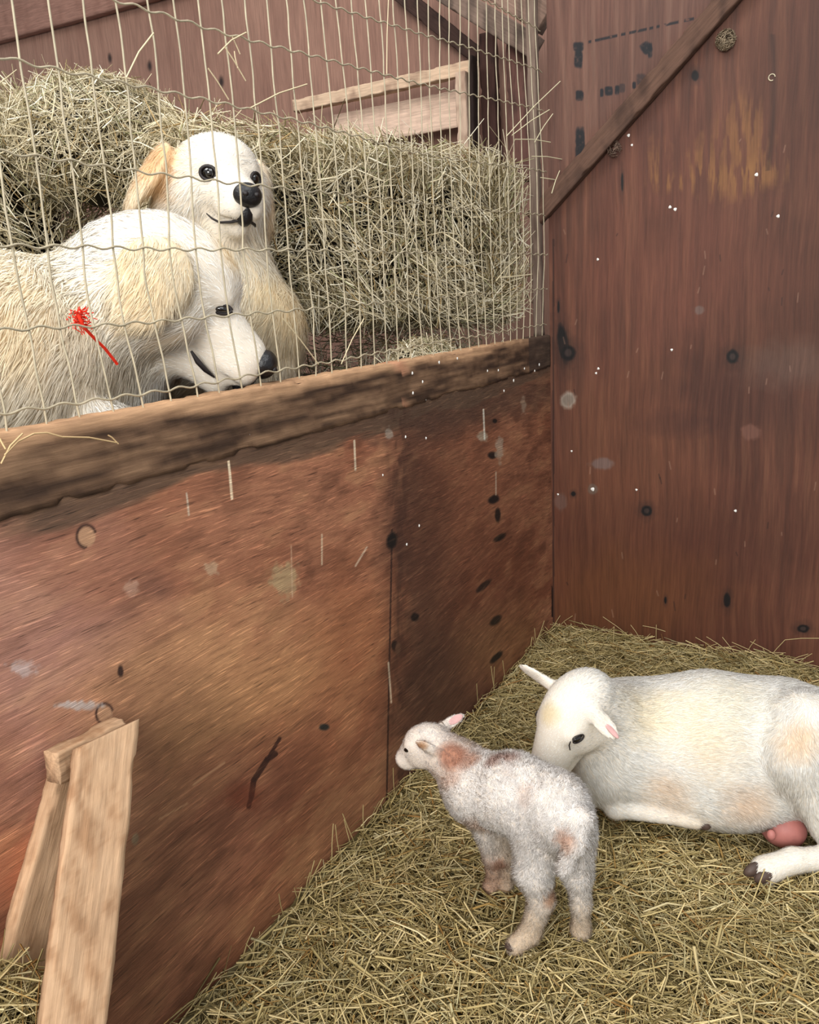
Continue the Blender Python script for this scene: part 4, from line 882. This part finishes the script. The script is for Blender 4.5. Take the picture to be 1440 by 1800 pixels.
# tail
l.cone(J(1018, 1440, 1.545), J(1012, 1480, 1.54), .024, .020, .012, LW, 1, (0, 0, -1)); l.cone(J(1012, 1480, 1.54), J(992, 1526, 1.55), .018, .013, .010, LW, .9, (-.2, 0, -1))
# ears
for yy, tip, face in ((1, J(732, 1302, 1.722), LA[1]+LA[2]*.4), (-1, J(817, 1255, 1.86), camdir(-.2, .2, 1))):
    sheep_ear(l, WL(-.022, yy*.046, .010) if yy < 0 else J(762, 1320, 1.755), tip, face, .0135, .0045, LW, .3, .008)
l.patch += [(J(793, 1330, 1.745), .030, (176, 122, 98), .85, .7), (J(805, 1365, 1.745), .028, (200, 150, 124), .75, .9), (J(826, 1340, 1.73), .02, (176, 130, 108), .7, .9), (J(868, 1328, 1.69), .022, (150, 112, 98), .7, .9), (J(895, 1335, 1.68), .018, (160, 124, 112), .6, .9),
            (J(840, 1440, 1.72), .03, (214, 180, 156), .6, 1.), (J(930, 1400, 1.61), .022, (214, 184, 166), .6, 1.), (J(990, 1472, 1.53), .020, (218, 180, 158), .9, .8), (J(955, 1395, 1.60), .02, (206, 190, 182), .5, 1.), (J(966, 1575, 1.635), .016, (196, 154, 124), .8, .8), (J(875, 1515, 1.79), .018, (176, 134, 112), .9, .8), (J(900, 1370, 1.66), .03, (214, 194, 184), .5, 1.), (J(885, 1395, 1.67), .02, (210, 176, 156), .6, 1.),
            (J(740, 1307, 1.735), .014, (204, 160, 124), .9, .8)]
l.build(.0036, 2); l.body('body', lamb)
lav = []
for yy in (-1, 1):
    p = WL(.050, yy*.0495, .004); lav.append((p, .008)); ball('eye', p, (.0085, .006, .0060), M['eye'], lamb, LA, 12)
ball('nose', WL(.130, 0, -.034), (.007, .009, .006), M['pink'], lamb, LA, 10); lav.append((WL(.130, 0, -.034), .010))
tubep('mouth_line', [WL(.118, -.016, -.056), WL(.137, 0, -.054), WL(.118, .016, -.056), WL(.10, .020, -.054)], .0012, M['lip'], lamb)
l.fur('wool_coat', lamb, 110000, .0145, .0010, 14, lift=.55, avoid=lav, clump=1.2, cf=60, droop=.05, segs=4, curl=.45, rn=.32)
b_ = WL(-.022, -.046, .010); t_ = J(817, 1255, 1.86); n_ = camdir(-.2, .2, 1)
ball('ear_lining', b_+(t_-b_)*.68+n_*.0052, (np.linalg.norm(t_-b_)*.26, .0085, .002), M['pink'], lamb, frame(t_-b_, n_), 12)
eb = b_+(t_-b_)*.22; ax = frame(t_-b_, n_)
tag(keep_parent(mkmesh('twine_loop', *tube_mesh([[eb+np.array([.002*math.sin(a), math.cos(a)*.0150, math.sin(a)*.0085])@ax for a in np.linspace(0, 2*math.pi, 19)]], .0010, 5), None, M['grey']), lamb), None)
for (x, y, t) in ((898, 1664, 1.648), (1021, 1640, 1.69), (862, 1560, 1.835), (886, 1560, 1.84)): ball('hoof', J(x, y, t), (.013, .011, .009), M['hoof'], lamb, None, 10)

# ------------------------------------------------------------------ small marks with real relief
def disc(px, py, ax, val, rpx, nz, mat, name, label, cat, group=None, el=1.0, thick=.0015):
    p = at(px, py, ax, val); t = ((p-O)@R)[2]*-1; r = rpx*t/F
    th = np.arange(14)*2*math.pi/14; n = np.zeros(3); n[ax] = nz
    u = np.array([0, 1, 0.]) if ax == 0 else np.array([1, 0, 0.]); v = np.array([0, 0, 1.])
    wv = 1+.12*np.sin(th*3+px)
    ring = p+(np.cos(th)*wv*r)[:, None]*u+(np.sin(th)*wv*r*el)[:, None]*v
    V = np.vstack([ring, p+(ring-p)*.75+n*thick, [p+n*thick*1.3]]); k = 14
    Q = [[i, (i+1) % k, k+(i+1) % k, k+i] for i in range(k)]+[[k+i, k+(i+1) % k, k+(i+2) % k, 2*k] for i in range(0, k, 2)]
    return tag(mkmesh(name, V, np.array(Q), None, mat), label, cat, group)
G1 = 'white droplets on the plywood walls'
for i, (x, y, r) in enumerate([(1178, 364, 2.6), (1187, 368, 2.8), (1368, 380, 2.8), (1105, 238, 2.6), (1111, 255, 2), (1051, 456, 2.2), (1052, 648, 2.2), (1048, 656, 2), (1181, 615, 2.2), (1330, 307, 3), (1293, 898, 2.4), (1119, 861, 2), (1042, 860, 3.4), (1005, 793, 1.8), (981, 869, 1.8), (1046, 258, 2.0), (1071, 237, 2)]):
    disc(x, y, 1, 0.0, r, -1, M['white'], 'white_droplet', 'small white droplet stuck on the maroon plywood wall', 'droplet', 'white droplets on the maroon wall')
for i, (x, y, r) in enumerate([(590, 747, 2.4), (707, 690, 0)]+[(726, 691, 2.4), (748, 703, 2), (749, 770, 2), (725, 656, 2.4), (743, 671, 2.2), (772, 637, 2.4), (804, 630, 2), (857, 652, 1.8), (876, 651, 1.8), (903, 669, 2.4), (886, 687, 2), (948, 641, 2.2), (922, 648, 1.8), (940, 652, 1.8), (713, 768, 2.2), (737, 924, 2.2), (715, 957, 2.2), (438, 764, 2.4), (673, 835, 1.8)]):
    if r: disc(x, y, 0, .0135 if y < 700 else .0005, r, 1, M['white'], 'white_droplet', 'small white droplet stuck on the low plywood partition or its rail', 'droplet', 'white droplets on the partition', el=1.2)
tag(mkmesh('screw_washer', *tube_mesh([[at(1357, 136, 1, -.001)+.009*np.array([math.cos(t), 0, math.sin(t)]) for t in np.linspace(0, 5.2, 16)]], .0018, 6), None, M['wire']), 'pale curled washer ring stuck in the maroon wall near the top right', 'washer')
def lump(px, py, ax, val, r, seed, name, label, cat, c, n=260):
    g = np.random.default_rng(seed); p = at(px, py, ax, val); v = nrm(g.normal(size=(n, 3))); P = p+v*np.array([r, r*.55, r])
    D = nrm(np.cross(v, g.normal(size=(n, 3)))); L = g.uniform(.01, .03, n); P = P-D*(L*.5)[:, None]
    P[:, ax] = np.minimum(P[:, ax], val+.01)
    V, Q, C = stalks(P, D, L, g.uniform(.002, .004, n), np.repeat(lin(c)[None], n, 0)*g.uniform(.6, 1.3, (n, 1)), .2, seed)
    V[:, ax] = np.minimum(V[:, ax], -.0005)
    return tag(mkmesh(name, V, Q, C, M['hay'], smooth=False), label, cat)
lump(1276, 70, 1, -.015, .028, 3, 'dried_mud_clump', 'round clump of dried mud and straw stuck on wall beside the diagonal brace', 'mud clump', (150, 132, 108))
lump(1080, 262, 1, -.02, .022, 4, 'cobweb_straw_tuft', 'small dusty tuft of straw caught under the diagonal brace', 'straw tuft', (120, 98, 84), 60)
